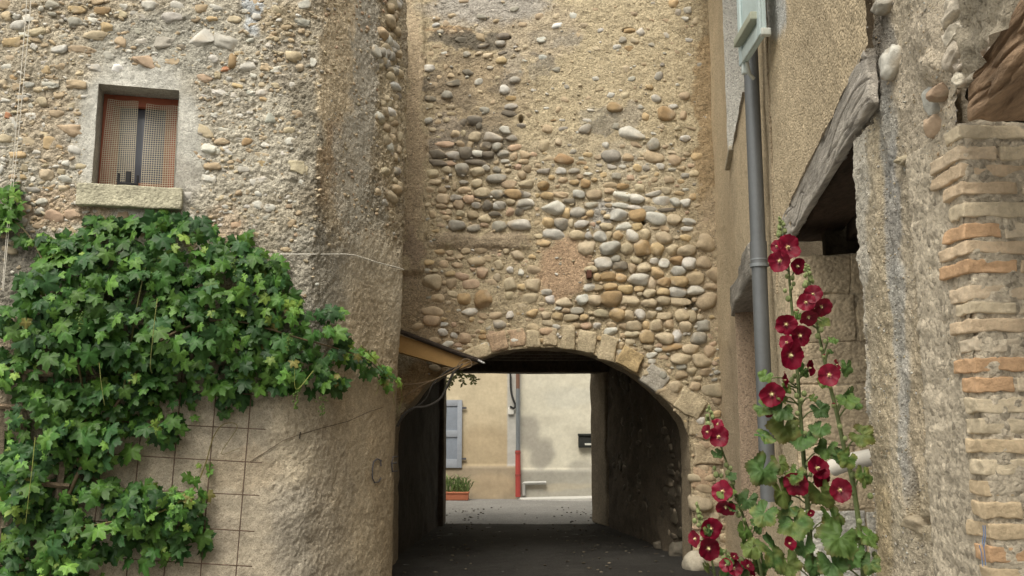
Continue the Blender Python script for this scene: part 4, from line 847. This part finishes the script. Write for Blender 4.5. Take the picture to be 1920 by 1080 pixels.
# shutter
SX = 1.317; Fsh = Fr((SX, 4.92, 3.60), (0, -1, 0), (0, 0, 1), (-1, 0, 0)); bl = (.50, .60, .60)
sh = thing('window_shutter', 'pale blue wooden shutter leaf hanging open in front of the grey drainpipe', 'shutter')
acc = Acc(); rbox(acc, Fsh, (0, 0, -.012), (.44, 1.7, .012), bl, .004, 4)
acc.build('panel', M_paint, sh)
acc = Acc(); rbox(acc, Fsh, (0, 0, .012), (.055, 1.7, .026), (.52, .62, .63), .004, 4); rbox(acc, Fsh, (.385, 0, .012), (.44, 1.7, .026), (.52, .62, .63), .004, 4); rbox(acc, Fsh, (.055, .0, .0122), (.385, .07, .024), (.5, .58, .57), .004, 3)
rbox(acc, Fsh, (.055, .86, .0122), (.385, .96, .024), (.52, .62, .63), .004, 3)
acc.build('rail', M_paint, sh)
acc = Acc(); rbox(acc, Fsh, (.03, .10, .013), (.40, .145, .06), (.36, .38, .30), .005, 4); rbox(acc, Fsh, (.42, -.01, -.03), (.455, .03, .02), (.5, .52, .48), .006, 3); acc.build('batten', M_paint, sh)
acc = Acc(); rbox(acc, Fsh, (.02, -.06, -.01), (.05, .02, .02), (.5, .56, .55), .006, 3); acc.build('bottom_catch', M_paint, sh); acc = Acc(); tube(acc, [(SX+.01, 4.49, 3.98), (SX+.11, 4.50, 3.98)], .013, (.62, .64, .60), 8); tube(acc, [(SX+.015, 4.47, 3.93), (SX+.015, 4.47, 4.03)], .016, (.62, .64, .60), 8)
acc.build('hinge', M_paint, sh); acc = Acc(); tube(acc, [(SX+.0, 4.85, 3.60), (SX+.02, 4.88, 3.54), (SX+.05, 4.9, 3.52)], .012, (.45, .47, .44), 6); acc.build('hinge', M_paint, sh)
# drain pipe
pipe = thing('drainpipe', 'grey zinc drainpipe running down the sand coloured wall on the right', 'drainpipe')
PY_ = 5.2; PXX = .2765*5.2
acc = Acc(); zb = at(1440, 940, PY_)[2]
tube(acc, [(PXX, PY_, zb), (PXX, PY_, 2.55)], .044, (.145, .155, .165), 28, True)
tube(acc, [(PXX, PY_, 2.5), (PXX, PY_, 2.64)], .049, (.155, .165, .175), 28, True)
tube(acc, [(PXX, PY_, 2.6), (PXX, PY_, 6.9)], .044, (.145, .155, .165), 28, True)
o_ = acc.build('pipe', M_zinc, pipe)
acc = Acc()
for z_ in (2.50,):
    tube(acc, [(PXX, PY_, z_-.010), (PXX, PY_, z_+.010)], .053, (.23, .25, .27), 24); tube(acc, [(PXX+.04, PY_-.01, z_), (PXX+.16, PY_, z_)], .006, (.08, .07, .06), 6)
tube(acc, [(PXX, PY_, 2.53), (PXX, PY_, 2.538)], .051, (.25, .27, .29), 24)
acc.build('clamp', M_zinc, pipe)
acc = Acc(); tube(acc, [FR.pt(4.96*sc_, z_, .006) for z_ in np.linspace(2.3, 6.5, 20)], .009, (.40, .32, .22), 6)
tag(acc.build('wall_cable', M_render), 'thin sand coloured cable plastered up the wall beside the drainpipe', 'cable')
# ================================================================== FAR STREET + HOUSE
YF = 19.5
far = thing('far_house', 'cream and ochre painted house seen through the passage', 'house')
FF = Fr((0, YF, 0), (1, 0, 0), (0, 0, 1), (0, -1, 0))
def fx(px_, py_): p = at(px_, py_, YF); return p[0], p[2]
xb = fx(952, 800)[0]; xg = fx(976, 800)[0]
X, Zz = np.meshgrid(np.arange(-5, 6, .04), np.arange(-.1, 6.5, .04), indexing='ij'); V = FF.pt(X, Zz, 0*X)
wv = .10*fbm(V, 1.2, 3, 5)
col = np.where((X < xb+.02*wv)[..., None], np.array((.55, .47, .33)), np.array((.60, .57, .47)))
col = np.where(((X >= xb) & (X < xg))[..., None], np.array((.46, .45, .42)), col)
col = paint(V, (0, 0, 0), [], 0)*0+col
px, py = proj(V); pxw = px+9*fbm(V, 3, 4, 7); pyw = py+9*fbm(V, 3, 4, 8)
def blot(cx, cy, rx, ry, c, a, cond=None):
    global col
    w_ = (1-ss(.6, 1.15, np.sqrt(((pxw-cx)/rx)**2+((pyw-cy)/ry)**2)))*a
    if cond is not None: w_ = w_*cond
    col = col*(1-w_[..., None])+w_[..., None]*np.array(c, float)
Lf = (X < xb).astype(float); Rt = (X > xg).astype(float)
blot(910, 860, 90, 70, (.40, .315, .20), .8, Lf); blot(990, 810, 26, 36, (.33, .31, .27), .85, Rt); blot(1015, 850, 26, 34, (.33, .31, .27), .85, Rt); blot(1095, 880, 34, 16, (.38, .36, .31), .8, Rt); blot(1070, 745, 60, 20, (.56, .55, .48), .5, Rt)
blot(850, 820, 200, 60, (.46, .37, .25), .35, Lf)
zl_, zr_ = fx(900, 874)[1], fx(1040, 882)[1]
dl = ((X < xg) & (Zz < zl_)); dr = ((X >= xg) & (Zz < zr_))
col = np.where(dl[..., None], np.array((.34, .28, .20)), col); col = np.where(dr[..., None], np.array((.35, .335, .29)), col)
blot(925, 910, 60, 26, (.42, .33, .22), .8, dl.astype(float)); blot(1050, 915, 70, 8, (.42, .37, .28), .6, dr.astype(float))
V = V+FF.n*((dl | dr)*.03+fbm(V, 5, 3, 9)*.01)[..., None]
acc = Acc(); add_grid(acc, V, col, 0); acc.build('wall', M_smooth, far)
acc = Acc(); rbox(acc, W, (-5, 6.4, -24), (6, 6.6, -19.2), (.3, .2, .14), .02, 2); acc.build('roof', M_plain, far)
acc = Acc()   # hinge pins and hook on the shutter
for zz9 in (fx(866, 765)[1], fx(866, 860)[1]):
    acc = Acc(); rbox(acc, FF, (fx(866, 800)[0]-.02, zz9-.02, .03), (fx(866, 800)[0]+.10, zz9+.02, .06), (.08, .08, .09), .004, 2); acc.build('shutter_hinge', M_iron, far)
acc = Acc(); x0, z1 = fx(800, 750); x1, z0 = fx(866, 877); blu = (.29, .315, .36); dk = (.22, .25, .30)
rbox(acc, FF, (x0, z0, .02), (x1, z1, .05), dk, .004, 4, .003, 8, 2)
shf = acc.build('shutter', M_paint, far); shf['label'] = 'faded grey blue panelled shutter leaf'
acc = Acc(); 
for a0, a1, b0, b1 in ((x1-.10, x1, z0, z1), (x0, x1-.1, z1-.13, z1), (x0, x1-.1, z0, z0+.18), (x0, x1-.1, (z0+z1)/2-.07, (z0+z1)/2+.07), (x0, x0+.1, z0+.18, z1-.13)): rbox(acc, FF, (a0, b0, .05), (a1, b1, .07), blu, .004, 2)
acc.build('shutter_rail', M_paint, shf)
fp = thing('drainpipe', 'slim drainpipe on far house, grey above and red at its foot', 'drainpipe')
xp = fx(971, 800)[0]; acc = Acc()
za = fx(971, 729)[1]; zb_ = fx(971, 846)[1]; zc_ = fx(971, 931)[1]
tube(acc, [(xp, YF-.12, zb_), (xp, YF-.12, za)], .045, (.19, .21, .225), 14); acc.build('pipe', M_zinc, fp)
acc = Acc(); tube(acc, [(xp, YF-.12, za), (xp, YF-.12, 6)], .042, (.17, .09, .06), 14); acc.build('upper_pipe', M_paint, fp)
acc = Acc(); tube(acc, [(xp, YF-.12, max(zc_, .05)), (xp, YF-.12, zb_+.02)], .055, (.36, .055, .045), 14)
for z_ in (zb_-.03, zc_+.45): tube(acc, [(xp, YF-.12, z_-.02), (xp, YF-.12, z_+.02)], .062, (.25, .05, .04), 14)
acc.build('foot_pipe', M_paint, fp)
acc = Acc(); tube(acc, spline([tuple(np.array([*at(x, y, YF-.06)])) for x, y in [(957, 700), (958, 730), (962, 748), (966, 758), (964, 765), (956, 762)]], 5), .022, (.03, .03, .03), 7); tag(acc.build('cable', M_plain), 'black hooked cable hanging beside the slim drainpipe on far house', 'cable')
acc = Acc(); x, z = fx(958, 771); rbox(acc, FF, (x-.06, z-.07, .0), (x+.06, z+.07, .05), (.6, .59, .55), .006, 3); tag(acc.build('junction_box', M_plain), 'small white box under the black hooked cable', 'box')
mb = thing('mailbox', 'black mailbox with a white slot label on cream wall', 'mailbox')
acc = Acc(); x0, z1 = fx(1084, 814); x1, z0 = fx(1112, 839); rbox(acc, FF, (x0, z0, .0), (x1, z1, .12), (.02, .022, .02), .01, 3); rbox(acc, FF, (x0-.01, z1-.03, .0), (x1+.01, z1+.012, .15), (.025, .028, .024), .008, 3); acc.build('case', M_paint, mb)
acc = Acc(); rbox(acc, FF, (x0+.13, z0+.05, .121), (x1-.04, z0+.09, .124), (.6, .6, .55), .001, 1); acc.build('name_plate', M_plain, mb)
acc = Acc(); lp = [(982, 929), (982, 908), (986, 906), (1024, 905)]
tube(acc, spline([at(x, y, YF-.09) for x, y in lp], 5), .04, (.38, .38, .36), 10); tag(acc.build('low_pipe', M_zinc), 'low grey pipe bent along the foot of the cream wall', 'pipe')
# planter
pl = thing('planter', 'terracotta trough planter of spiky leaves under the blue shutter', 'planter')
acc = Acc(); x0 = fx(815, 930)[0]; x1 = fx(880, 930)[0]; rbox(acc, Fr((0, YF-.35, 0), (1, 0, 0), (0, 0, 1), (0, -1, 0)), (x0, 0.0, -.12), (x1, .16, .12), (.34, .12, .065), .02, 4)
rbox(acc, Fr((0, YF-.35, 0), (1, 0, 0), (0, 0, 1), (0, -1, 0)), (x0-.015, .14, -.135), (x1+.015, .175, .135), (.36, .13, .07), .01, 3); acc.build('trough', M_plain, pl)
acc = Acc()
for i in range(130):
    x = rv.uniform(x0, x1); y = YF-.35+rv.uniform(-.09, .09); h_ = rv.uniform(.15, .42); dx_ = rv.gauss(0, .14); dy_ = rv.gauss(0, .06)
    p = np.array([x, y, .15]); q = p+np.array([dx_*.5, dy_*.5, h_*.75]); t = p+np.array([dx_*1.4, dy_*1.4, h_*(.95 if abs(dx_) < .15 else .6)]); s2 = np.array([.012, .004, 0])
    acc.add([p-s2*.6, p+s2*.6, q+s2, q-s2, t], [(0, 1, 2, 3), (3, 2, 4, 4)][:1], np.array((.10, .15, .05))*rv.uniform(.7, 1.7)); acc.add([q-s2, q+s2, t], [(0, 1, 2)], np.array((.14, .18, .07))*rv.uniform(.7, 1.6))
acc.build('foliage', M_leaf, pl)
# ground
acc = Acc(); g_ = np.concatenate([np.linspace(-60, -8, 12), np.arange(-7.5, 8, .12), np.linspace(8.5, 60, 12)]); h_ = np.concatenate([np.linspace(-60, -2, 10), np.arange(-1.5, 20.5, .12), np.linspace(21, 60, 10)])
X, Y = np.meshgrid(g_, h_, indexing='ij'); V = np.stack([X, Y, 0*X], -1); V[..., 2] = .012*fbm(V, 1.2, 3, 3)
V = V[:, ::1]; add_grid(acc, V, (.1, .1, .1)); gr = acc.build('street', M_asphalt); tag(gr, 'grey worn asphalt lane', kind='structure')
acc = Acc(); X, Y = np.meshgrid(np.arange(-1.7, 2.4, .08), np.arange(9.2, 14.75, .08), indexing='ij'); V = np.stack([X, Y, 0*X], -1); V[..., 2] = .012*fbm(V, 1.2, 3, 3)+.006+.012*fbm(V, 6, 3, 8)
cf = np.array((.034, .032, .029))*(1+.5*fbm(V, 2.5, 4, 6))[..., None]; add_grid(acc, V, cf); tag(acc.build('floor_shade_sheet', M_plaster), 'passage floor sheet with its shade painted near black', kind='structure')  # unlit look of the passage floor painted into this sheet's colour
acc = Acc()
A_ = [at(975, 938, 18.9)[:2], at(1135, 931, 18.5)[:2]]
x0 = at(978, 935, 19)[0]
acc.add([(x0, 19.15, .0), (4.5, 18.6, .0), (4.5, YF, .0), (x0-.1, YF-.02, .0), (x0, 19.15, .02), (4.5, 18.6, .12), (4.5, YF, .12), (x0-.1, YF-.02, .035)], [(4, 5, 6, 7), (0, 1, 5, 4), (3, 0, 4, 7), (1, 2, 6, 5)], (.50, .49, .46))
tag(acc.build('pavement', M_smooth, None, False), 'pale concrete pavement edge along the cream wall', kind='structure')
acc = Acc()
for _ in range(260):
    y = rr.uniform(10, 17.5); x = rr.choice([rr.uniform(-1.2, -.5), rr.uniform(.6, 1.9), rr.uniform(-1, 1.8)])
    s_ = rr.uniform(.008, .03); cobble(acc, W, (x, .012, -y), s_*1.6, s_*.7, rr.choice([(.07, .06, .045), (.05, .04, .03), (.11, .095, .07)]), 0, .5, s_*.7, 1, .13, 0)
tag(acc.build('grit', M_stone), 'loose grit on the lane', kind='stuff')
# debris on the passage floor
acc = Acc(); v_, f_ = IC[3]; p = at(1297, 1078, 10.3); q = v_*np.array([.14, .13, .14])*(1+.14*noise(v_, 1.3, 3)+.05*noise(v_, 4, 8))[:, None]; acc.add(q+np.array([p[0]+.03, 10.25, .06]), f_, (.44, .40, .32)); tag(acc.build('guard_stone', M_stone), 'rounded pale boulder at the right foot of the arch', 'boulder')
for k_, (x, y, s_, lab) in enumerate(((1262, 985, .13, 'pale squared stone leaning on the passage wall'), (1275, 1022, .16, 'flat stone lying at the foot of the right passage wall'), (1238, 1000, .09, 'small dark stone on the passage floor next to the wall'))):
    p = at(x, y, 11.9 if k_ != 1 else 11.3); acc = Acc(); cobble(acc, W, (p[0]-.02, s_*.5, -p[1]), s_*1.7, s_*1.2, (.15, .13, .10), 0, .5, s_*.6, 3, .2, 0); tag(acc.build('loose_stone', M_stone), lab, 'stone', 'loose stones in the passage')
oh = thing('unseen_blocker_house', 'unseen house added behind the viewer to hold back front light', 'house')  # added out of view, blocks front light so the passage stays dark
acc = Acc(); rbox(acc, W, (-9, -.1, 9), (9, 6.0, 12), (.42, .36, .27), .02, 4); acc.build('wall', M_render, oh)
acc = Acc(); rbox(acc, W, (-9.3, 6.0, 8.7), (9.3, 6.15, 12.3), (.3, .17, .11), .02, 2); acc.build('roof', M_plain, oh)
# ================================================================== HOLLYHOCKS
CR = np.array((.175, .0015, .020))
def flower(parent, p, nrm, D_, r_):
    n = unit(nrm); x = unit(np.cross([0, 0, 1], n)); y = np.cross(n, x); R = D_/2*r_.uniform(.92, 1.06); ns, nr = 60, 9; ph = r_.uniform(0, 6)
    th = np.arange(ns)*2*math.pi/ns; rad = np.linspace(0, 1, nr+1)[1:]; V_ = [[0, 0, 0]]; cc = [(.62, .60, .28)]
    br = r_.uniform(.8, 1.15); wob = [r_.uniform(0, 6) for _ in range(3)]
    for q in rad:
        pet = (th*5/2/math.pi+ph) % 1
        out = 1-.06*np.abs(np.cos(pet*math.pi))**6+.035*np.sin(th*2+wob[0])+.018*np.sin(th*17+wob[1])*q+.03*np.sin(th*4+wob[2])
        zz_ = .34*q**1.5-.10*q**4+(.018*np.sin(th*17+wob[1])+.05*np.sin(th*7+wob[2])+.10*np.sin(th*3+wob[0]))*q**3+.05*noise(np.stack([np.cos(th)*q*2.6, np.sin(th)*q*2.6, th*0+ph*9], -1), 1, 4)*q+.05*(pet-.5)*q*(1-.4*q)
        for t, o2, z_ in zip(th, out, zz_): V_.append([R*q*o2*math.cos(t), R*q*o2*math.sin(t), R*z_])
        for pt in pet:
            if q < .12: c = np.array((.50, .40, .18))
            elif q < .23: c = np.array((.34, .07, .10)) if .3 < pt < .7 else CR*.8
            elif q < .4: c = CR*np.array((.7, 1, 1))
            else: c = CR*(.85+.3*q)*(1-.12*abs(math.cos(pt*math.pi))**8)
            cc.append(c*br)
    V_ = np.array(V_); Vw = p+V_[:, :1]*x+V_[:, 1:2]*y+V_[:, 2:]*n
    a = Acc(); a.add(Vw, [(0, 1+i, 1+(i+1) % ns) for i in range(ns)], np.array(cc)); k = []
    for j in range(nr-1):
        for i in range(ns): k.append((1+j*ns+i, 1+(j+1)*ns+i, 1+(j+1)*ns+(i+1) % ns, 1+j*ns+(i+1) % ns))
    a.f.append((np.array(k), 0)); f = a.build('flower', M_petal, parent)
    a = Acc(); tube(a, [p, p+n*R*.16, p+n*R*.32], [R*.09, R*.11, R*.05], (.68, .62, .34), 8)
    a.build('stamen', M_plain, f)
    return f
def hleaf(acc, p, nrm, upv, s, r_, hue=None):
    s = s*.98
    n = unit(nrm); y = unit(np.array(upv)-n*np.dot(upv, n)); x = np.cross(y, n); ns, nr = 56, 7
    th = np.linspace(-math.pi*.5+.22, math.pi*1.5-.22, ns); V_ = [[0, 0, 0]]; ph = r_.uniform(0, 6)
    for q in np.linspace(0, 1, nr+1)[1:]:
        for i, t in enumerate(th):
            R = (1+.13*math.cos((t-math.pi/2)*5)+(.06 if i % 2 else -.04))*s*.5*q
            z_ = s*.5*(.035*math.cos((t-math.pi/2)*5)*q+.10*math.sin(t*3+ph)*q*q-.35*q*q*max(0, math.sin(t))*.8+.14*noise(np.array([[q*3*math.cos(t), q*3*math.sin(t), ph*9]]), 1, 2)[0]+.07*noise(np.array([[q*8*math.cos(t), q*8*math.sin(t), ph*9]]), 1, 2)[0]-.05*math.exp(-((((t-math.pi/2)*5/2/math.pi+.5) % 1-.5)/.07)**2)*q)
            V_.append([R*math.cos(t), R*math.sin(t), z_])
    V_ = np.array(V_); nz = fbm(V_/s*2+ph, 1.6, 3, 8); fine = noise(V_/s+ph, 14, 3); rad = np.hypot(V_[:, 0], V_[:, 1])/(s*.5)
    base = np.array(hue if hue is not None else r_.choice([(.065, .135, .035), (.055, .115, .032), (.085, .155, .035), (.115, .165, .04)]))
    cc = np.tile(base*r_.uniform(.8, 1.2), (len(V_), 1))*(1+.16*fine)[:, None]
    yl = np.clip((nz+.15+(rad-.7)*.5)*1.6, 0, 1)*r_.choice([.05, .15, .5]); cc = cc*(1-yl[:, None])+yl[:, None]*np.array((.26, .24, .07))
    bw = np.clip((rad-.88)*5+nz, 0, 1)*r_.choice([0, .5]); cc = cc*(1-bw[:, None])+bw[:, None]*np.array((.12, .06, .03))
    Vw = p+V_[:, :1]*x+V_[:, 1:2]*y+V_[:, 2:]*n
    k = acc.n; acc.add(Vw, [(0, 1+i, 2+i) for i in range(ns-1)], cc); q4 = []
    for j in range(nr-1):
        for i in range(ns-1): q4.append((1+j*ns+i, 1+(j+1)*ns+i, 1+(j+1)*ns+i+1, 1+j*ns+i+1))
    acc.f.append((np.array(q4)+k, 0))
def bud(acc, p, s, r_, red=False):
    v_, f_ = IC[2]; d = unit([r_.gauss(0, .6), r_.gauss(-.3, .5), .8]); a = np.abs(v_@d)
    q = v_*s*np.array([.8, .8, 1])*(1+.10*np.sin(np.arctan2(v_[:, 1], v_[:, 0])*5))[:, None]
    c = np.where((v_[:, 2] > .45)[:, None] & red, CR, np.array((.24, .29, .12))); acc.add(p+q, f_, c)
def plant(label, Y, stalk, flowers, leaves, buds, r0=.009, topb=None, Yl=None, seed=1):
    r_ = random.Random(seed); o = thing('hollyhock', label, 'flower', 'hollyhocks against the right hand wall')
    pts = [at(x, y, Y) for x, y in stalk]; last = pts[-1]; pts = pts+[np.array([last[0]+.02, Y+.01, max(last[2]*.5, .2)]), np.array([last[0]+.03, Y+.02, 0])]
    P_ = spline(pts, 8); a = Acc(); tube(a, P_, np.linspace(.0028, r0, len(P_)), (.15, .19, .075), 9); PP = np.array(P_)
    def near(p): return PP[np.argmin(np.linalg.norm(PP-p-np.array([0, 0, -.03]), axis=1))]
    for x, y, d, nx, nz in flowers:
        p = at(x, y, Y-.06); q = near(p); tube(a, spline([q, (q+p)/2+np.array([0, .01, -.005]), p+unit([nx, -1, nz])*-.004], 3), .003, (.15, .19, .08), 6)
    for x, y, s_, *_ in leaves:
        p = at(x, y, Y-.03); q = near(p+np.array([0, 0, .0])); tube(a, spline([q, (q+p)/2+np.array([0, 0, .02]), p], 3), .0025, (.16, .2, .08), 6)
    st = a.build('stalk', M_hleaf, o)
    m = Y/F
    for x, y, d, nx, nz in flowers: flower(o, at(x, y, Y-.06-(.03 if r_.random() < .4 else 0)), (nx+r_.gauss(-.1, .22), -1, nz+r_.gauss(.0, .22)), d*m*1.02, r_)
    a = Acc()
    for x, y, s_, *e in leaves:
        nrm = (r_.gauss(0, .6), -1, r_.gauss(.55, .5)); up = (r_.gauss(0, .8), -.3, -1); p = at(x, y, Y-.03-r_.uniform(0, .05))
        p = p+np.array([0, 0, s_*m*.28]); hleaf(a, p, nrm, up, s_*m*1.2, r_, e[0] if e else None)
    a.build('foliage', M_hleaf, o)
    for x, y in buds:
        a = Acc(); bud(a, at(x, y, Y-.02-r_.uniform(0, .03)), r_.uniform(4.2, 6.2)*m, r_, r_.random() < .12); a.build('bud', M_hleaf, o)
    a = Acc()
    if topb:
        x0, y0, x1, y1, n_ = topb
        for i in range(n_):
            t = i/(n_-1); w_ = 3+6*t; bud(a, at(x0+(x1-x0)*t+r_.choice([-1, 1])*w_*r_.uniform(.4, 1), y0+(y1-y0)*t, Y-.01-r_.uniform(0, .02)), (2.6+3.2*t)*m, r_)
        a.build('bud_spike', M_hleaf, o)
    return o
def z3(s, k=.3519, ox=1280, oy=700):
    return [(ox+a*k, oy+b*k, (c+d)*.5*k*1.05) for a, b, c, d in s]
z2 = lambda s: z3(s, .3519, 1300, 380)
plant('tallest hollyhock, with crimson blooms from its top down in front of the doorway', 3.1, [(1465, 412), (1472, 450), (1478, 500), (1484, 570), (1490, 640), (1497, 720), (1501, 780), (1507, 860), (1513, 930), (1518, 1000), (1524, 1090)],
      [(1477, 464, 50, .15, .1), (1462, 489, 42, -.35, -.2), (1495, 499, 36, .5, -.35), (1457, 462, 26, -1.3, .2), (1474, 608, 38, -.15, .05), (1500, 629, 40, .15, -.05), (1482, 666, 50, 0, .05), (1475, 642, 26, -.7, .3), (1517, 690, 30, 1.5, 0), (1447, 739, 42, -.2, .1), (1469, 713, 32, 1.9, .3), (1441, 774, 18, -.8, -.5), (1532, 878, 46, .5, -.1), (1537, 895, 36, .4, -.4), (1494, 906, 44, -.5, .1), (1480, 1019, 24, .4, .2), (1520, 962, 14, .3, -.3)],
      z3([(530, 225, 110, 90), (430, 205, 80, 80), (735, 215, 100, 60), (545, 325, 150, 130), (440, 360, 90, 80), (735, 320, 90, 90), (640, 380, 120, 120), (430, 555, 120, 150), (515, 510, 70, 100), (770, 430, 110, 80), (530, 670, 120, 130), (740, 680, 130, 130), (435, 780, 100, 120), (595, 840, 150, 130), (800, 800, 130, 90), (480, 1000, 170, 140), (650, 950, 90, 90), (560, 1050, 120, 100), (700, 1060, 100, 90), (600, 560, 70, 90), (840, 460, 70, 70), (570, 740, 80, 80)])+z2([(590, 910, 80, 50), (385, 940, 80, 40), (500, 1000, 60, 50), (470, 1050, 80, 60), (560, 610, 40, 50), (640, 1050, 40, 30)]),
      [(1476, 518), (1486, 521), (1488, 532), (1472, 545), (1484, 540), (1478, 560), (1493, 585), (1490, 705), (1485, 712), (1508, 738), (1494, 742), (1503, 750), (1488, 800), (1510, 812), (1498, 820), (1515, 870), (1509, 885), (1520, 890), (1508, 930), (1515, 960), (1505, 990), (1530, 1005), (1495, 775), (1520, 1030), (1533, 1060)], .011, (1464, 408, 1468, 440, 16), seed=2)
plant('hollyhock at right leaning against the stone door edge, second tallest', 2.68, [(1512, 500), (1518, 530), (1528, 590), (1538, 640), (1549, 690), (1558, 730), (1568, 770), (1583, 840), (1598, 900), (1610, 980), (1620, 1090)],
      [(1524, 552, 34, 0, .2), (1511, 567, 32, -.3, 0), (1539, 575, 42, .3, -.2), (1516, 594, 34, .1, -.6), (1526, 578, 26, 0, -.2), (1555, 703, 40, -.2, -.3), (1568, 684, 18, 1, .2), (1575, 919, 40, .05, 0)],
      z3([(880, 165, 80, 100), (930, 185, 60, 30), (960, 360, 80, 120), (880, 480, 80, 90), (970, 575, 80, 100), (990, 900, 100, 110), (840, 930, 190, 150), (900, 1000, 120, 110), (800, 1050, 150, 100), (1000, 1040, 80, 90)])+z2([(820, 900, 90, 50), (700, 975, 90, 40), (690, 650, 60, 70), (745, 745, 60, 25), (830, 1050, 90, 70), (730, 800, 30, 30)]),
      [(1540, 618), (1533, 630), (1547, 640), (1540, 655), (1553, 660), (1545, 668), (1560, 690), (1562, 700), (1570, 745), (1563, 760), (1575, 800), (1585, 822), (1590, 850), (1580, 862), (1596, 870), (1600, 890), (1612, 978), (1616, 1050), (1632, 930), (1640, 1040), (1630, 1060)], .009, (1512, 496, 1518, 535, 16), seed=3)
plant('slender hollyhock leaning left at the right side of the arch', 3.8, [(1329, 765), (1340, 800), (1352, 838), (1363, 870), (1371, 900), (1382, 935), (1396, 975), (1412, 1015), (1430, 1095)],
      [(1347, 819, 40, 0, 0), (1327, 810, 28, -1.5, .2), (1345, 796, 24, .3, .9), (1355, 922, 40, -.4, .3), (1361, 950, 34, .2, -.6)],
      z3([(232, 655, 80, 80), (265, 725, 60, 50), (345, 700, 90, 80), (330, 870, 60, 110), (185, 440, 50, 50), (400, 830, 80, 60), (260, 560, 40, 50), (370, 960, 90, 80)]),
      [(1362, 872), (1370, 878), (1365, 887), (1352, 892), (1340, 878), (1343, 890), (1356, 903), (1375, 905), (1382, 935), (1392, 950), (1396, 975), (1408, 990), (1385, 965), (1418, 1020), (1422, 1040)], .008, (1327, 762, 1335, 795, 14), seed=4)
plant('low hollyhock with two open blooms at the right foot of the arch', 4.1, [(1305, 945), (1314, 975), (1324, 1010), (1334, 1050), (1342, 1095)],
      [(1332, 991, 38, .2, .3), (1304, 1010, 30, -1.6, 0), (1328, 1028, 44, 0, -.05)], z3([(135, 850, 50, 40), (130, 1050, 50, 70), (200, 960, 40, 40), (230, 1070, 60, 50)]), [(1310, 985), (1312, 978), (1322, 1008)], .007, (1304, 943, 1310, 985, 16), seed=5)
plant('lowest hollyhock, half opened buds at bottom between its taller neighbours', 3.9, [(1360, 1035), (1368, 1060), (1378, 1100)],
      [(1362, 1060, 26, -.5, .6), (1376, 1066, 30, .3, .3), (1376, 1044, 18, .9, .9), (1402, 1062, 26, .3, 1.2), (1410, 1080, 18, .5, .5)], z3([(340, 1060, 90, 70), (420, 1050, 100, 90), (250, 1010, 40, 40)]), [(1368, 1048), (1360, 1050), (1390, 1050), (1395, 1060)], .006, (1359, 1032, 1366, 1052, 8), seed=6)
# ================================================================== CAMERA, LIGHT
cam = bpy.data.cameras.new('camera'); co = bpy.data.objects.new('camera', cam); C.objects.link(co)
co.location = (0, 0, EYE); co.rotation_euler = (math.pi/2+P, 0, 0); cam.sensor_width = 36; cam.lens = F/1920*36; cam.clip_end = 500; cam.clip_start = .05
bpy.context.scene.camera = co
wd = bpy.data.worlds.new('World'); bpy.context.scene.world = wd; wd.use_nodes = True; nt = wd.node_tree
sky = nt.nodes.new('ShaderNodeTexSky'); sky.sky_type = 'NISHITA'; sky.sun_disc = False
SD = unit((-.20, -.62, 1.0)); el = math.asin(SD[2]); az = math.atan2(SD[0], SD[1])
sky.sun_elevation = el; sky.sun_rotation = az; sky.dust_density = 4; sky.air_density = 1.2
bgn = nt.nodes['Background']; bgn.inputs['Strength'].default_value = .15
hs = nt.nodes.new('ShaderNodeHueSaturation'); hs.inputs['Saturation'].default_value = .18; nt.links.new(sky.outputs[0], hs.inputs['Color']); wm = nt.nodes.new('ShaderNodeMix'); wm.data_type = 'RGBA'; wm.blend_type = 'MULTIPLY'; wm.inputs[0].default_value = 1; wm.inputs[7].default_value = (1, .965, .865, 1); nt.links.new(hs.outputs[0], wm.inputs[6]); nt.links.new(wm.outputs[2], bgn.inputs['Color'])
sun = bpy.data.lights.new('sun', 'SUN'); sun.energy = 0.95; sun.angle = math.radians(25); sun.color = (1, .93, .80)
so = bpy.data.objects.new('sun', sun); C.objects.link(so)
import mathutils
so.rotation_euler = mathutils.Vector(SD).to_track_quat('Z', 'Y').to_euler()
sc = bpy.context.scene; sc.view_settings.view_transform = 'Standard'; sc.view_settings.look = 'None'; sc.view_settings.exposure = 0.98; sc.view_settings.gamma = 1
